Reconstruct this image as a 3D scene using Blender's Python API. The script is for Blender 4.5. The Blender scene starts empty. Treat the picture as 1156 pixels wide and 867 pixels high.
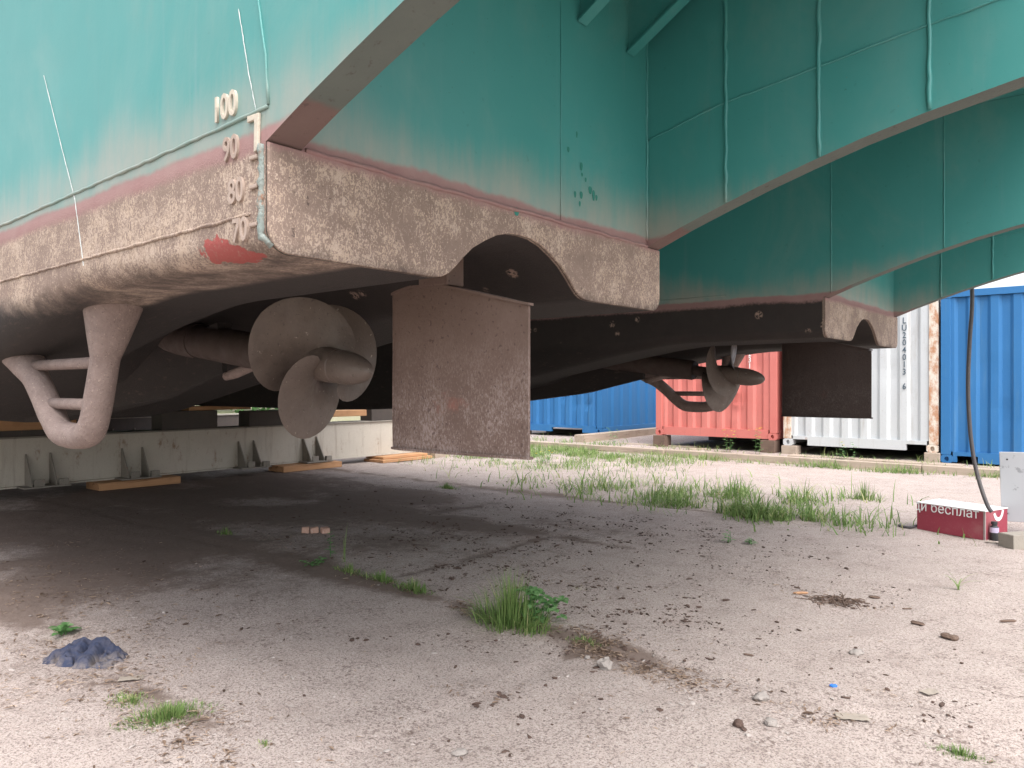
import bpy, bmesh, math, random
from mathutils import Vector, Matrix, noise as mnoise
R = math.radians
S = bpy.context.scene
COL = S.collection
rnd = random.Random(7)

# ------------------------------------------------------------------ camera
cam_d = bpy.data.cameras.new('camera'); cam = bpy.data.objects.new('camera', cam_d); COL.objects.link(cam)
cam.location = (0, 0, 1.3); cam.rotation_euler = (R(90), 0, 0)
cam_d.sensor_width = 36; cam_d.lens = 850 / 1156 * 36; cam_d.shift_y = 0.0022
cam_d.clip_start = 0.05; cam_d.clip_end = 3000
S.camera = cam
# ------------------------------------------------------------------ bright overcast daylight
SUN_EL, SUN_AZ = 58, 160          # azimuth clockwise from +Y, i.e. behind and right of the camera
W = bpy.data.worlds.new('World'); S.world = W; W.use_nodes = True
nt = W.node_tree; bg = nt.nodes['Background']
sky = nt.nodes.new('ShaderNodeTexSky'); sky.sky_type = 'NISHITA'; sky.sun_disc = False
sky.sun_elevation = R(SUN_EL); sky.sun_rotation = R(SUN_AZ); sky.air_density = 1.0; sky.dust_density = 4.0; sky.ozone_density = 1.0
hs = nt.nodes.new('ShaderNodeHueSaturation'); hs.inputs['Saturation'].default_value = 0.28
nt.links.new(sky.outputs[0], hs.inputs['Color']); nt.links.new(hs.outputs[0], bg.inputs['Color'])
bg.inputs['Strength'].default_value = 0.15
sd = bpy.data.lights.new('sun', 'SUN'); so = bpy.data.objects.new('sun', sd); COL.objects.link(so)
sd.energy = 1.0; sd.angle = R(50); sd.color = (1.0, 0.96, 0.92)
az = R(SUN_AZ)
so.rotation_euler = Vector((-math.sin(az) * math.cos(R(SUN_EL)), -math.cos(az) * math.cos(R(SUN_EL)), -math.sin(R(SUN_EL)))).to_track_quat('-Z', 'Y').to_euler()
S.view_settings.view_transform = 'Standard'; S.view_settings.look = 'None'; S.view_settings.gamma = 1.0
S.view_settings.exposure = 1.45
S.render.resolution_x = 1024; S.render.resolution_y = 768

# ------------------------------------------------------------------ frames
PSI = math.atan(0.838); OX, OY = -0.608, 1.86
SN, CS = math.sin(PSI), math.cos(PSI)
def Wd(x, y, z=0.0):                      # yard frame (x aft, y across the hulls) -> world
    return Vector((OX + CS * x + SN * y, OY - SN * x + CS * y, z))
def Lc(X, Y):
    X -= OX; Y -= OY
    return (X * CS - Y * SN, X * SN + Y * CS)
def G(px, py, z=0.0):                     # a point of the ground measured in the photograph, in metres
    d = (z - 1.3) / (-(py - 436) / 850.0)
    return Vector(((px - 578) / 850.0 * d, d, z))

# ------------------------------------------------------------------ node helper
class NB:
    def __init__(s, name, rough=0.7, metal=0.0, spec=0.5):
        s.m = bpy.data.materials.new(name); s.m.use_nodes = True
        s.t = s.m.node_tree; s.b = s.t.nodes['Principled BSDF']
        s.b.inputs['Roughness'].default_value = rough; s.b.inputs['Metallic'].default_value = metal
        s.b.inputs['Specular IOR Level'].default_value = spec
        s.tc = s.t.nodes.new('ShaderNodeTexCoord')
    def n(s, typ): return s.t.nodes.new(typ)
    def put(s, sock, v):
        if isinstance(v, bpy.types.NodeSocket): s.t.links.new(v, sock)
        elif isinstance(v, (tuple, list)) and len(v) == 3 and sock.type == 'RGBA': sock.default_value = (*v, 1)
        else: sock.default_value = v
    def co(s, scale=(1, 1, 1), loc=(0, 0, 0)):
        mp = s.n('ShaderNodeMapping'); s.t.links.new(s.tc.outputs['Object'], mp.inputs[0])
        mp.inputs['Scale'].default_value = scale; mp.inputs['Location'].default_value = loc
        return mp.outputs[0]
    def noise(s, scale, detail=5, rough=0.6, vec=None, dist=0.0):
        q = s.n('ShaderNodeTexNoise'); s.put(q.inputs['Vector'], vec if vec is not None else s.tc.outputs['Object'])
        q.inputs['Scale'].default_value = scale; q.inputs['Detail'].default_value = detail
        q.inputs['Roughness'].default_value = rough; q.inputs['Distortion'].default_value = dist
        return q.outputs['Fac']
    def voro(s, scale, feature='F1', vec=None, out='Distance'):
        q = s.n('ShaderNodeTexVoronoi'); q.feature = feature; s.put(q.inputs['Vector'], vec if vec is not None else s.tc.outputs['Object'])
        q.inputs['Scale'].default_value = scale; return q.outputs[out]
    def ramp(s, fac, stops, interp='LINEAR'):
        q = s.n('ShaderNodeValToRGB'); s.put(q.inputs[0], fac); q.color_ramp.interpolation = interp
        e = q.color_ramp.elements
        while len(e) < len(stops): e.new(0.5)
        for el, (p, c) in zip(e, stops):
            el.position = p; el.color = (c, c, c, 1) if not isinstance(c, (tuple, list)) else (*c, 1)
        return q.outputs[0]
    def step(s, fac, a, b, lo=0.0, hi=1.0):
        q = s.n('ShaderNodeMapRange'); q.interpolation_type = 'SMOOTHSTEP'
        s.put(q.inputs[0], fac); 
        for i, v in ((1, a), (2, b), (3, lo), (4, hi)): q.inputs[i].default_value = v
        return q.outputs[0]
    def math(s, op, a, b=0.0, c=0.0):
        q = s.n('ShaderNodeMath'); q.operation = op; s.put(q.inputs[0], a); s.put(q.inputs[1], b); s.put(q.inputs[2], c); return q.outputs[0]
    def mul(s, a, b): return s.math('MULTIPLY', a, b)
    def add(s, a, b): return s.math('ADD', a, b)
    def mix(s, f, a, b, blend='MIX'):
        q = s.n('ShaderNodeMix'); q.data_type = 'RGBA'; q.blend_type = blend
        s.put(q.inputs[0], f); s.put(q.inputs[6], a); s.put(q.inputs[7], b); return q.outputs[2]
    def xyz(s, vec=None):
        q = s.n('ShaderNodeSeparateXYZ'); s.put(q.inputs[0], vec if vec is not None else s.tc.outputs['Object']); return q.outputs
    def attr(s, name):
        q = s.n('ShaderNodeAttribute'); q.attribute_name = name; return q.outputs
    def bump(s, h, strength=0.3, dist=0.01):
        q = s.n('ShaderNodeBump'); s.put(q.inputs['Height'], h); q.inputs['Strength'].default_value = strength; q.inputs['Distance'].default_value = dist
        s.t.links.new(q.outputs[0], s.b.inputs['Normal'])
    def color(s, c): s.put(s.b.inputs['Base Color'], c)
    def rough(s, v): s.put(s.b.inputs['Roughness'], v)

def worn(name, base, base2, dirt, rust=(0.16, 0.07, 0.035), rust_amt=0.0, rough=0.6, sc=3.0, bump=0.15, streak=True, spec=0.4, fine=60):
    m = NB(name, rough, 0, spec)
    c = m.mix(m.noise(sc, 6), base, base2)
    st = m.noise(1.0, 5, 0.65, m.co((9, 9, 0.9)) if streak else m.co((3, 3, 3)))
    c = m.mix(m.step(st, 0.52, 0.78, 0, 0.55), c, dirt)
    c = m.mix(m.step(m.noise(fine, 3), 0.56, 0.72, 0, 0.35), c, dirt)
    if rust_amt > 0:
        r = m.step(m.noise(sc * 1.7, 8, 0.75, m.co((1, 1, 0.55))), 0.70 - rust_amt * 0.35, 0.86 - rust_amt * 0.3)
        c = m.mix(r, c, m.mix(m.noise(40, 3), rust, tuple(v * 1.9 for v in rust)))
    m.color(c); m.bump(m.add(m.mul(m.noise(fine, 4), 0.6), m.noise(sc * 3, 4)), bump, 0.01)
    return m.m

# hull: real paint bands by height above the keel: teal topsides, a dusty scum band, dark pink boot stripe, rusty scaled bottom paint
def hull_material():
    m = NB('hull_paint', 0.5, 0, 0.5)
    x, y, z = m.xyz()
    wob = m.noise(3.0, 5, 0.6)
    wz = m.add(z, m.mul(m.add(wob, -0.5), 0.05))
    st = m.noise(1.0, 5, 0.6, m.co((16, 16, 0.8)))
    teal = m.mix(m.noise(1.3, 5), (0.038, 0.218, 0.206), (0.062, 0.268, 0.258))
    teal = m.mix(m.step(st, 0.55, 0.85, 0, 0.5), teal, (0.13, 0.27, 0.28))
    teal = m.mix(m.step(m.noise(2.2, 6, 0.65, m.co((1, 1, 0.6), (4, 2, 7))), 0.60, 0.80, 0, 0.5), teal, (0.16, 0.24, 0.21))
    teal = m.mix(m.step(m.noise(26, 4), 0.66, 0.74, 0, 0.35), teal, (0.015, 0.13, 0.13))
    drip = m.noise(1.0, 6, 0.7, m.co((42, 42, 1.6), (1, 2, 3)))
    teal = m.mix(m.mul(m.step(drip, 0.60, 0.72, 0, 0.55), m.step(m.noise(1.7, 4), 0.42, 0.62)), teal, (0.13, 0.19, 0.17))
    scr = m.noise(1.0, 5, 0.8, m.co((5, 5, 60), (3, 3, 3)), 1.0)
    teal = m.mix(m.mul(m.step(scr, 0.68, 0.74, 0, 0.5), m.step(m.noise(2.4, 4), 0.5, 0.65)), teal, (0.17, 0.33, 0.33))
    teal = m.mix(m.step(m.noise(90, 3, 0.6), 0.70, 0.76, 0, 0.6), teal, (0.02, 0.08, 0.08))
    teal = m.mix(m.step(m.noise(38, 5, 0.75, m.co((1, 1, 1), (8, 8, 8))), 0.70, 0.73, 0, 0.7), teal, (0.20, 0.13, 0.09))
    teal = m.mix(m.step(m.noise(1.1, 6, 0.7, m.co((1, 1, 0.7), (7, 1, 3)), 0.6), 0.46, 0.72, 0, 0.42), teal, (0.17, 0.29, 0.27))
    big = m.noise(0.9, 3, 0.5)
    scum_h = m.add(2.025, m.add(m.mul(m.add(big, -0.45), 0.42), m.mul(m.add(m.noise(1.0, 6, 0.7, m.co((14, 14, 1.2), (2, 9, 4))), -0.5), 0.22)))
    scum = m.step(m.math('SUBTRACT', wz, scum_h), -0.12, 0.14, 1, 0)
    scum = m.mul(scum, m.step(m.noise(7, 6, 0.65, m.co((1, 1, 0.5))), 0.2, 0.62, 0.45, 0.95))
    c = m.mix(scum, teal, m.mix(m.noise(5, 5), (0.235, 0.275, 0.245), (0.29, 0.275, 0.24)))
    pink = m.mix(m.noise(9, 5), (0.235, 0.115, 0.115), (0.30, 0.20, 0.185))
    c = m.mix(m.step(m.add(wz, m.mul(m.noise(40, 3), 0.012)), 1.937, 1.957, 1, 0), c, pink)
    # scaled antifouling below the stripe: many small flakes over dark purple brown
    fl = m.noise(88, 4, 0.7, m.co((1, 1, 0.6)), 1.6)
    md = m.noise(6.0, 6, 0.7)
    under = m.mix(m.noise(12, 6, 0.7), (0.160, 0.112, 0.094), (0.290, 0.215, 0.176))
    flk = m.mix(m.noise(18, 4), (0.49, 0.365, 0.26), (0.48, 0.395, 0.345))
    lg = m.noise(1.9, 5, 0.65, m.co((1, 1, 1), (3, 6, 2)), 0.5)
    fl = m.add(m.mul(fl, 0.72), m.mul(m.noise(230, 3, 0.6), 0.28))
    fac = m.step(m.add(fl, m.add(m.mul(m.add(md, -0.5), 0.34), m.mul(m.add(lg, -0.5), 0.42))), 0.47, 0.57, 0.0, 0.80)
    low = m.step(m.add(z, m.mul(m.add(md, -0.5), 0.16)), 1.55, 1.66, 0.10, 1.0)
    # only the weathered outer side and the transoms flake pale; the sheltered inner sides keep dark coating with a few barnacle rings
    outer = m.math('MAXIMUM', m.step(y, 0.25, 0.32, 1, 0), m.step(x, -0.012, -0.004, 0, 1))
    rustc = m.mix(m.mul(fac, low), under, flk)
    run = m.noise(1.0, 5, 0.7, m.co((24, 24, 1.5), (5, 5, 5)))
    rustc = m.mix(m.step(run, 0.58, 0.74, 0, 0.6), rustc, (0.135, 0.082, 0.070))
    rustc = m.mix(m.step(m.noise(38, 4, 0.7, m.co((1, 1, 1), (9, 9, 1))), 0.64, 0.70, 0, 0.7), rustc, (0.06, 0.042, 0.038))
    dark = m.mix(m.noise(10, 6, 0.7), (0.020, 0.0165, 0.016), (0.042, 0.031, 0.028))
    dark = m.mix(m.mul(m.mul(m.step(m.voro(6.0), 0.13, 0.21, 1, 0), m.step(m.noise(60, 3), 0.42, 0.55)), m.step(z, 1.66, 1.70)), dark, (0.30, 0.21, 0.17))
    rustc = m.mix(outer, dark, rustc)
    bott = m.mix(m.step(m.noise(11, 7, 0.75, m.co((1, 3.5, 3))), 0.55, 0.68, 0, 0.8), (0.020, 0.0155, 0.0145), (0.064, 0.040, 0.034))
    rustc = m.mix(m.step(m.add(z, m.mul(m.add(md, -0.5), 0.14)), 1.575, 1.675, 0.97, 0.0), rustc, bott)
    c = m.mix(m.step(m.add(wz, m.mul(m.noise(60, 4), 0.03)), 1.888, 1.922, 1, 0), c, rustc)
    # a slapped-on patch of red primer at the turn of the bilge
    girth = m.math('SUBTRACT', z, y)
    dx = m.mul(m.add(x, 0.205), 7.6); dz = m.mul(m.add(m.add(girth, -1.628), m.mul(m.add(x, 0.205), 0.30)), 17)
    d = m.math('SQRT', m.add(m.mul(dx, dx), m.mul(dz, dz)))
    d = m.add(d, m.mul(m.add(m.noise(20, 4, 0.6), -0.5), 1.7))
    red = m.mul(m.step(d, 0.93, 1.0, 1, 0), m.step(y, 0.3, 0.32, 1, 0))
    c = m.mix(m.mul(red, m.step(m.noise(70, 4), 0.3, 0.5, 0.75, 1)), c, m.mix(m.noise(14, 4), (0.27, 0.058, 0.052), (0.36, 0.085, 0.075)))
    m.color(c)
    m.rough(m.step(z, 1.90, 1.97, 0.9, 0.42))
    lowb = m.step(z, 1.90, 1.94, 1, 0.03)
    wav = m.add(m.mul(m.noise(2.0, 2, 0.4), 2.2), m.mul(m.noise(60, 4, 0.6), 0.05))
    m.bump(m.add(m.mul(m.add(fl, m.mul(m.noise(140, 3), 0.4)), lowb), wav), 0.42, 0.012)
    return m.m

def rudder_material(k=1.0, nm='rusty_rudder_steel'):
    m = NB(nm, 0.85, 0, 0.25)
    x, y, z = m.xyz()
    c = m.mix(m.noise(5, 6, 0.7), (0.115, 0.078, 0.066), (0.190, 0.134, 0.114))
    pale = m.step(m.add(m.noise(190, 4, 0.75, m.co((1, 1, 0.4))), m.mul(m.add(m.noise(5, 6, 0.7), -0.5), 0.55)), 0.47, 0.66)
    pale = m.mul(pale, m.step(z, 1.15, 1.55, 0.62, 0.05))
    c = m.mix(pale, c, (0.36, 0.30, 0.285))
    c = m.mix(m.step(m.noise(60, 4), 0.6, 0.68, 0, 0.6), c, (0.06, 0.036, 0.033))
    dx = m.mul(m.add(x, 0.30), 8); dz = m.mul(m.add(z, -1.235), 14)
    d = m.add(m.add(m.mul(dx, dx), m.mul(dz, dz)), m.mul(m.noise(24, 5, 0.7), 2.6))
    c = m.mix(m.step(d, 0.6, 1.7, 0.42, 0), c, (0.36, 0.13, 0.10))
    if k < 1: c = m.mix(1 - k, c, (0.016, 0.013, 0.013))  # low k sinks the steel toward black to stand for shade
    m.color(c); m.bump(m.add(m.noise(90, 5), m.noise(14, 4)), 0.45, 0.006)
    return m.m

def speckled(name, a, b, speck, amt=0.66, rough=0.6, sc=6, spsc=45, bump=0.3, spec=0.4):
    m = NB(name, rough, 0, spec)
    c = m.mix(m.noise(sc, 6, 0.7), a, b)
    c = m.mix(m.step(m.noise(spsc, 5, 0.7), amt, amt + 0.06, 0, 0.8), c, speck)
    c = m.mix(m.step(m.noise(spsc * 1.7, 3, 0.6, m.co((1, 1, 1), (5, 5, 5))), 0.62, 0.7, 0, 0.6), c, tuple(v * 0.45 for v in a))
    m.color(c); m.bump(m.add(m.noise(spsc, 4), m.mul(m.noise(sc * 2, 4), 0.7)), bump, 0.006)
    m.rough(m.step(m.noise(sc * 1.3, 5), 0.35, 0.65, max(0.25, rough - 0.16), min(1, rough + 0.14)))
    return m.m

MAT = {}
MAT['hull'] = hull_material()
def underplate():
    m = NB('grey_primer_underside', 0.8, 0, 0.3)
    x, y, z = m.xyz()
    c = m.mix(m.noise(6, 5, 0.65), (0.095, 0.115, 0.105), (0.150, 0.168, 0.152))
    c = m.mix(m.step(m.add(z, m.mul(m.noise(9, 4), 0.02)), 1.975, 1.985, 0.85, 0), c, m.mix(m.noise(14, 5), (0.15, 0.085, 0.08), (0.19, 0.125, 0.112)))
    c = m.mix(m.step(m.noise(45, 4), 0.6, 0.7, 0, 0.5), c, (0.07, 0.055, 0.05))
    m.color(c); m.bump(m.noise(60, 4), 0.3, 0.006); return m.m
MAT['underplate'] = underplate()
MAT['rudder'] = rudder_material(); MAT['rudder_shaded'] = rudder_material(0.22, 'shaded_rudder_steel')  # far rudder: same steel with its shade put into the colour
MAT['prop'] = speckled('propeller_bronze', (0.072, 0.054, 0.046), (0.170, 0.132, 0.112), (0.45, 0.38, 0.32), 0.645, 0.5, 9, 42, 0.35, 0.5)
MAT['guard'] = speckled('guard_pipe', (0.13, 0.090, 0.082), (0.33, 0.26, 0.235), (0.40, 0.32, 0.275), 0.60, 0.8, 16, 85, 0.8, 0.3)
MAT['shaft'] = speckled('shaft_tube', (0.045, 0.032, 0.028), (0.075, 0.052, 0.045), (0.10, 0.068, 0.058), 0.66, 0.75, 9, 45, 0.08)
MAT['tealbead'] = worn('weld_bead_paint', (0.15, 0.21, 0.20), (0.26, 0.27, 0.25), (0.20, 0.14, 0.12), rust_amt=0.45, sc=22, bump=.5, streak=False, fine=110)
MAT['numeral'] = worn('numeral_paint', (0.44, 0.39, 0.32), (0.54, 0.48, 0.40), (0.24, 0.19, 0.16), rust_amt=0.25, sc=20, streak=False)
MAT['numeral_rust'] = worn('numeral_rusted', (0.28, 0.21, 0.18), (0.44, 0.35, 0.29), (0.14, 0.09, 0.08), rust_amt=0.3, sc=25, streak=False)
MAT['chalk'] = speckled('chalk', (0.62, 0.66, 0.66), (0.75, 0.76, 0.75), (0.25, 0.4, 0.4), 0.56, 0.95, 30, 180, 0.1, 0.1)
MAT['greenpaint'] = worn('touch_up_green', (0.02, 0.16, 0.13), (0.03, 0.20, 0.16), (0.02, 0.1, 0.09), sc=20)
MAT['beam'] = worn('cradle_paint', (0.47, 0.43, 0.375), (0.60, 0.55, 0.475), (0.26, 0.20, 0.15), rust=(0.17, 0.095, 0.055), rust_amt=0.46, sc=3.2, rough=0.7, bump=0.25)
MAT['beamdark'] = worn('cradle_steel_dirty', (0.20, 0.18, 0.155), (0.32, 0.29, 0.25), (0.10, 0.075, 0.06), rust_amt=0.35, sc=5, rough=0.8)
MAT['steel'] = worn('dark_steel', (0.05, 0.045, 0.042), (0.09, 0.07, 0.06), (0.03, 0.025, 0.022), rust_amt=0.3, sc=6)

def wood(name, a, b, dark, rough=0.8):
    m = NB(name, rough, 0, 0.25)
    g = m.noise(1.0, 6, 0.65, m.co((3, 60, 60)), 0.4)
    c = m.mix(g, a, b)
    c = m.mix(m.step(m.noise(1.0, 4, 0.6, m.co((1.2, 22, 22), (3, 1, 8))), 0.58, 0.7, 0, 0.8), c, dark)
    c = m.mix(m.step(m.noise(3.5, 6), 0.5, 0.8, 0, 0.4), c, dark)
    m.color(c); m.bump(g, 0.35, 0.004); return m.m
MAT['wood'] = wood('fresh_timber', (0.42, 0.22, 0.11), (0.56, 0.33, 0.18), (0.24, 0.12, 0.06))
MAT['woodgrey'] = wood('weathered_timber', (0.30, 0.24, 0.19), (0.46, 0.38, 0.31), (0.14, 0.10, 0.08))
MAT['bark'] = wood('bark', (0.10, 0.065, 0.05), (0.20, 0.14, 0.11), (0.045, 0.03, 0.025))
MAT['woodchip'] = wood('orange_wood_chip', (0.40, 0.22, 0.12), (0.50, 0.30, 0.18), (0.2, 0.11, 0.07))

MAT['red'] = worn('red_container_paint', (0.50, 0.125, 0.110), (0.60, 0.21, 0.18), (0.36, 0.13, 0.11), rust=(0.10, 0.05, 0.04), rust_amt=0.1, sc=1.6, rough=0.6, bump=0.12)
MAT['white'] = worn('white_container_paint', (0.47, 0.49, 0.51), (0.55, 0.565, 0.575), (0.33, 0.30, 0.27), rust_amt=0.26, sc=2.4, rough=0.55, bump=0.12)
MAT['blue'] = worn('blue_container_paint', (0.020, 0.125, 0.32), (0.032, 0.16, 0.37), (0.07, 0.18, 0.32), rust=(0.2, 0.2, 0.25), rust_amt=0.03, sc=1.5, rough=0.5, bump=0.12)
MAT['rustpost'] = worn('peeling_post', (0.62, 0.58, 0.52), (0.66, 0.60, 0.52), (0.42, 0.27, 0.18), rust=(0.30, 0.155, 0.09), rust_amt=0.85, sc=5, rough=0.8)
MAT['roofgrey'] = worn('container_roof', (0.3, 0.3, 0.3), (0.4, 0.4, 0.38), (0.2, 0.15, 0.12), rust_amt=0.2)
MAT['letterwhite'] = worn('white_lettering', (0.78, 0.78, 0.77), (0.8, 0.8, 0.8), (0.6, 0.55, 0.52), sc=20)
MAT['letterdark'] = worn('dark_lettering', (0.06, 0.09, 0.12), (0.09, 0.12, 0.15), (0.2, 0.22, 0.25), sc=20)
MAT['signred'] = worn('sign_red', (0.27, 0.035, 0.060), (0.31, 0.050, 0.075), (0.36, 0.16, 0.16), sc=2.5, rough=0.45, streak=False, bump=0.05)
MAT['signwhite'] = worn('sign_white', (0.72, 0.71, 0.70), (0.76, 0.75, 0.74), (0.6, 0.58, 0.55), sc=4, rough=0.5, streak=False, bump=0.05)
MAT['signtrim'] = worn('sign_trim', (0.30, 0.24, 0.24), (0.36, 0.30, 0.29), (0.2, 0.15, 0.15), sc=8)
MAT['panel'] = speckled('grey_panel', (0.40, 0.41, 0.44), (0.46, 0.47, 0.49), (0.05, 0.05, 0.05), 0.72, 0.5, 3, 9, 0.05)
MAT['cable'] = worn('black_cable', (0.055, 0.05, 0.055), (0.085, 0.08, 0.085), (0.15, 0.13, 0.12), sc=10)
MAT['block'] = speckled('concrete_block', (0.24, 0.215, 0.185), (0.33, 0.30, 0.26), (0.45, 0.42, 0.37), 0.66, 0.9, 8, 60, 0.5, 0.2)
MAT['stone'] = speckled('pale_stone', (0.22, 0.195, 0.18), (0.36, 0.325, 0.30), (0.15, 0.125, 0.115), 0.6, 0.9, 14, 50, 0.5, 0.2)
MAT['brick'] = speckled('brick', (0.42, 0.24, 0.18), (0.55, 0.38, 0.31), (0.6, 0.52, 0.46), 0.6, 0.9, 20, 60, 0.5, 0.2)
MAT['blackplastic'] = worn('black_plastic', (0.03, 0.03, 0.035), (0.04, 0.04, 0.045), (0.1, 0.1, 0.1), sc=10)
MAT['label'] = worn('bottle_label', (0.50, 0.42, 0.60), (0.6, 0.55, 0.68), (0.35, 0.25, 0.5), sc=20)
MAT['blueplastic'] = worn('blue_plastic', (0.02, 0.14, 0.55), (0.03, 0.18, 0.6), (0.1, 0.2, 0.4), sc=20)
MAT['paper'] = worn('paper_scrap', (0.29, 0.245, 0.205), (0.38, 0.33, 0.28), (0.20, 0.165, 0.14), sc=12, streak=False)

def cloth_mat():
    m = NB('denim_cloth', 0.95, 0, 0.15)
    c = m.mix(m.noise(6, 5), (0.030, 0.037, 0.070), (0.055, 0.066, 0.110))
    x, y, z = m.xyz()
    c = m.mix(m.mul(m.step(z, 0.015, 0.06, 0.75, 0.12), m.step(m.noise(16, 6, 0.7), 0.40, 0.62)), c, (0.23, 0.195, 0.175))
    m.color(c); m.bump(m.add(m.noise(220, 2), m.noise(25, 4)), 0.4, 0.004); return m.m
MAT['cloth'] = cloth_mat()

def leafy(name, a, b, c2, rough=0.55):
    m = NB(name, rough, 0, 0.3)
    t = m.attr('tint')
    c = m.ramp(t['Fac'], [(0.0, a), (0.55, b), (1.0, c2)])
    m.color(c)
    tr = m.n('ShaderNodeBsdfTranslucent'); m.t.links.new(c, tr.inputs[0])
    mx = m.n('ShaderNodeMixShader'); mx.inputs[0].default_value = 0.4
    m.t.links.new(m.b.outputs[0], mx.inputs[1]); m.t.links.new(tr.outputs[0], mx.inputs[2])
    m.t.links.new(mx.outputs[0], m.t.nodes['Material Output'].inputs[0])
    return m.m
MAT['grass'] = leafy('grass_blades', (0.11, 0.195, 0.055), (0.25, 0.36, 0.12), (0.48, 0.45, 0.24))
MAT['weed'] = leafy('weed_leaves', (0.10, 0.22, 0.075), (0.16, 0.33, 0.12), (0.26, 0.43, 0.19))
MAT['litter'] = leafy('dry_leaf_litter', (0.075, 0.048, 0.038), (0.26, 0.18, 0.13), (0.52, 0.40, 0.31), 0.9)
MAT['yellow'] = leafy('yellow_petals', (0.7, 0.5, 0.03), (0.75, 0.55, 0.04), (0.8, 0.6, 0.05))
MAT['crumb'] = speckled('soil_crumbs', (0.075, 0.050, 0.042), (0.13, 0.09, 0.075), (0.2, 0.15, 0.13), 0.64, 0.95, 9, 60, 0.3, 0.1)
MAT['grit'] = speckled('grit', (0.33, 0.28, 0.26), (0.46, 0.42, 0.39), (0.2, 0.17, 0.15), 0.6, 0.95, 9, 60, 0.3, 0.1)

def ground_material():
    m = NB('yard_concrete', 0.92, 0, 0.2)
    soil = m.attr('soil')['Fac']
    c = m.mix(m.noise(0.9, 6, 0.6), (0.400, 0.336, 0.306), (0.475, 0.405, 0.370))
    c = m.mix(m.step(m.noise(4.5, 7, 0.7), 0.45, 0.75, 0, 0.6), c, (0.285, 0.228, 0.200))
    c = m.mix(m.step(m.noise(150, 4, 0.7), 0.50, 0.62, 0, 0.75), c, (0.18, 0.142, 0.13))
    c = m.mix(m.step(m.noise(88, 3, 0.6, m.co((1, 1, 1), (4, 4, 9))), 0.555, 0.60, 0, 0.62), c, (0.15, 0.115, 0.105))
    c = m.mix(m.step(m.voro(46), 0.16, 0.24, 0.6, 0), c, (0.14, 0.105, 0.095))
    c = m.mix(m.step(m.noise(75, 3, 0.6, m.co((1, 1, 1), (9, 3, 1))), 0.60, 0.68, 0, 0.7), c, (0.52, 0.47, 0.44))
    clus = m.step(m.noise(2.6, 5, 0.65, m.co((1, 1, 1), (6, 2, 1))), 0.44, 0.62)
    c = m.mix(m.mul(clus, m.step(m.noise(42, 5, 0.7, m.co((1, 1, 1), (2, 8, 1))), 0.52, 0.62, 0, 0.75)), c, (0.125, 0.088, 0.078))
    vd = m.voro(1.15, 'DISTANCE_TO_EDGE', m.mix(0.16, m.co(), m.mix(1.0, (0, 0, 0), m.noise(3.0, 5)), 'ADD'))
    c = m.mix(m.mul(m.step(vd, 0.001, 0.006, 0.32, 0), m.step(m.noise(0.8, 3, 0.5, m.co((1, 1, 1), (1, 7, 2))), 0.52, 0.6)), c, (0.12, 0.09, 0.08))
    s2 = m.add(soil, m.mul(m.add(m.noise(9, 8, 0.72), -0.5), 0.75))
    s2 = m.add(s2, m.mul(m.add(m.noise(60, 5, 0.7), -0.5), 0.5))
    sc = m.mix(m.noise(30, 6, 0.7), (0.115, 0.082, 0.066), (0.215, 0.162, 0.138))
    c = m.mix(m.step(s2, 0.32, 0.75, 0, 0.92), c, sc)
    m.color(c)
    m.bump(m.add(m.mul(m.noise(150, 4, 0.7), 0.5), m.add(m.mul(m.noise(34, 5, 0.7), 0.9), m.mul(m.noise(7, 5), 1.0))), 0.55, 0.012)
    return m.m
MAT['ground'] = ground_material()
def field_material():
    m = NB('yard_dirt', 0.95, 0, 0.15)
    c = m.mix(m.noise(0.25, 6), (0.30, 0.25, 0.20), (0.17, 0.20, 0.08))
    c = m.mix(m.step(m.noise(6, 7, 0.7), 0.45, 0.7, 0, 0.7), c, (0.36, 0.31, 0.27))
    m.color(c); m.bump(m.noise(20, 6), 0.5, 0.03); return m.m
MAT['field'] = field_material()

# ------------------------------------------------------------------ mesh helpers
def link(name, bm, mat, parent=None, smooth=False, auto=None):
    me = bpy.data.meshes.new(name); bm.normal_update(); bm.to_mesh(me); bm.free()
    if mat is not None: me.materials.append(mat if not isinstance(mat, str) else MAT[mat])
    if smooth or auto is not None:
        for p in me.polygons: p.use_smooth = True
        if auto is not None and hasattr(me, 'set_sharp_from_angle'): me.set_sharp_from_angle(angle=R(auto))
    o = bpy.data.objects.new(name, me); COL.objects.link(o)
    if parent is not None: o.parent = parent
    return o
def tag(o, label, cat, group=None, kind=None):
    if label: o['label'] = label
    if cat: o['category'] = cat
    if group: o['group'] = group
    if kind: o['kind'] = kind
    return o
def empty(name, loc, rz=0.0):
    o = bpy.data.objects.new(name, None); COL.objects.link(o); o.empty_display_size = 0.2
    o.location = loc; o.rotation_euler = (0, 0, rz); return o
def dup(root, loc, rz, label=None):
    r = root.copy(); COL.objects.link(r); r.location = loc; r.rotation_euler = (0, 0, rz)
    if label: r['label'] = label
    for ch in list(root.children):
        c = ch.copy(); COL.objects.link(c); c.parent = r
        for g in ch.children:
            d = g.copy(); COL.objects.link(d); d.parent = c
    return r
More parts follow.
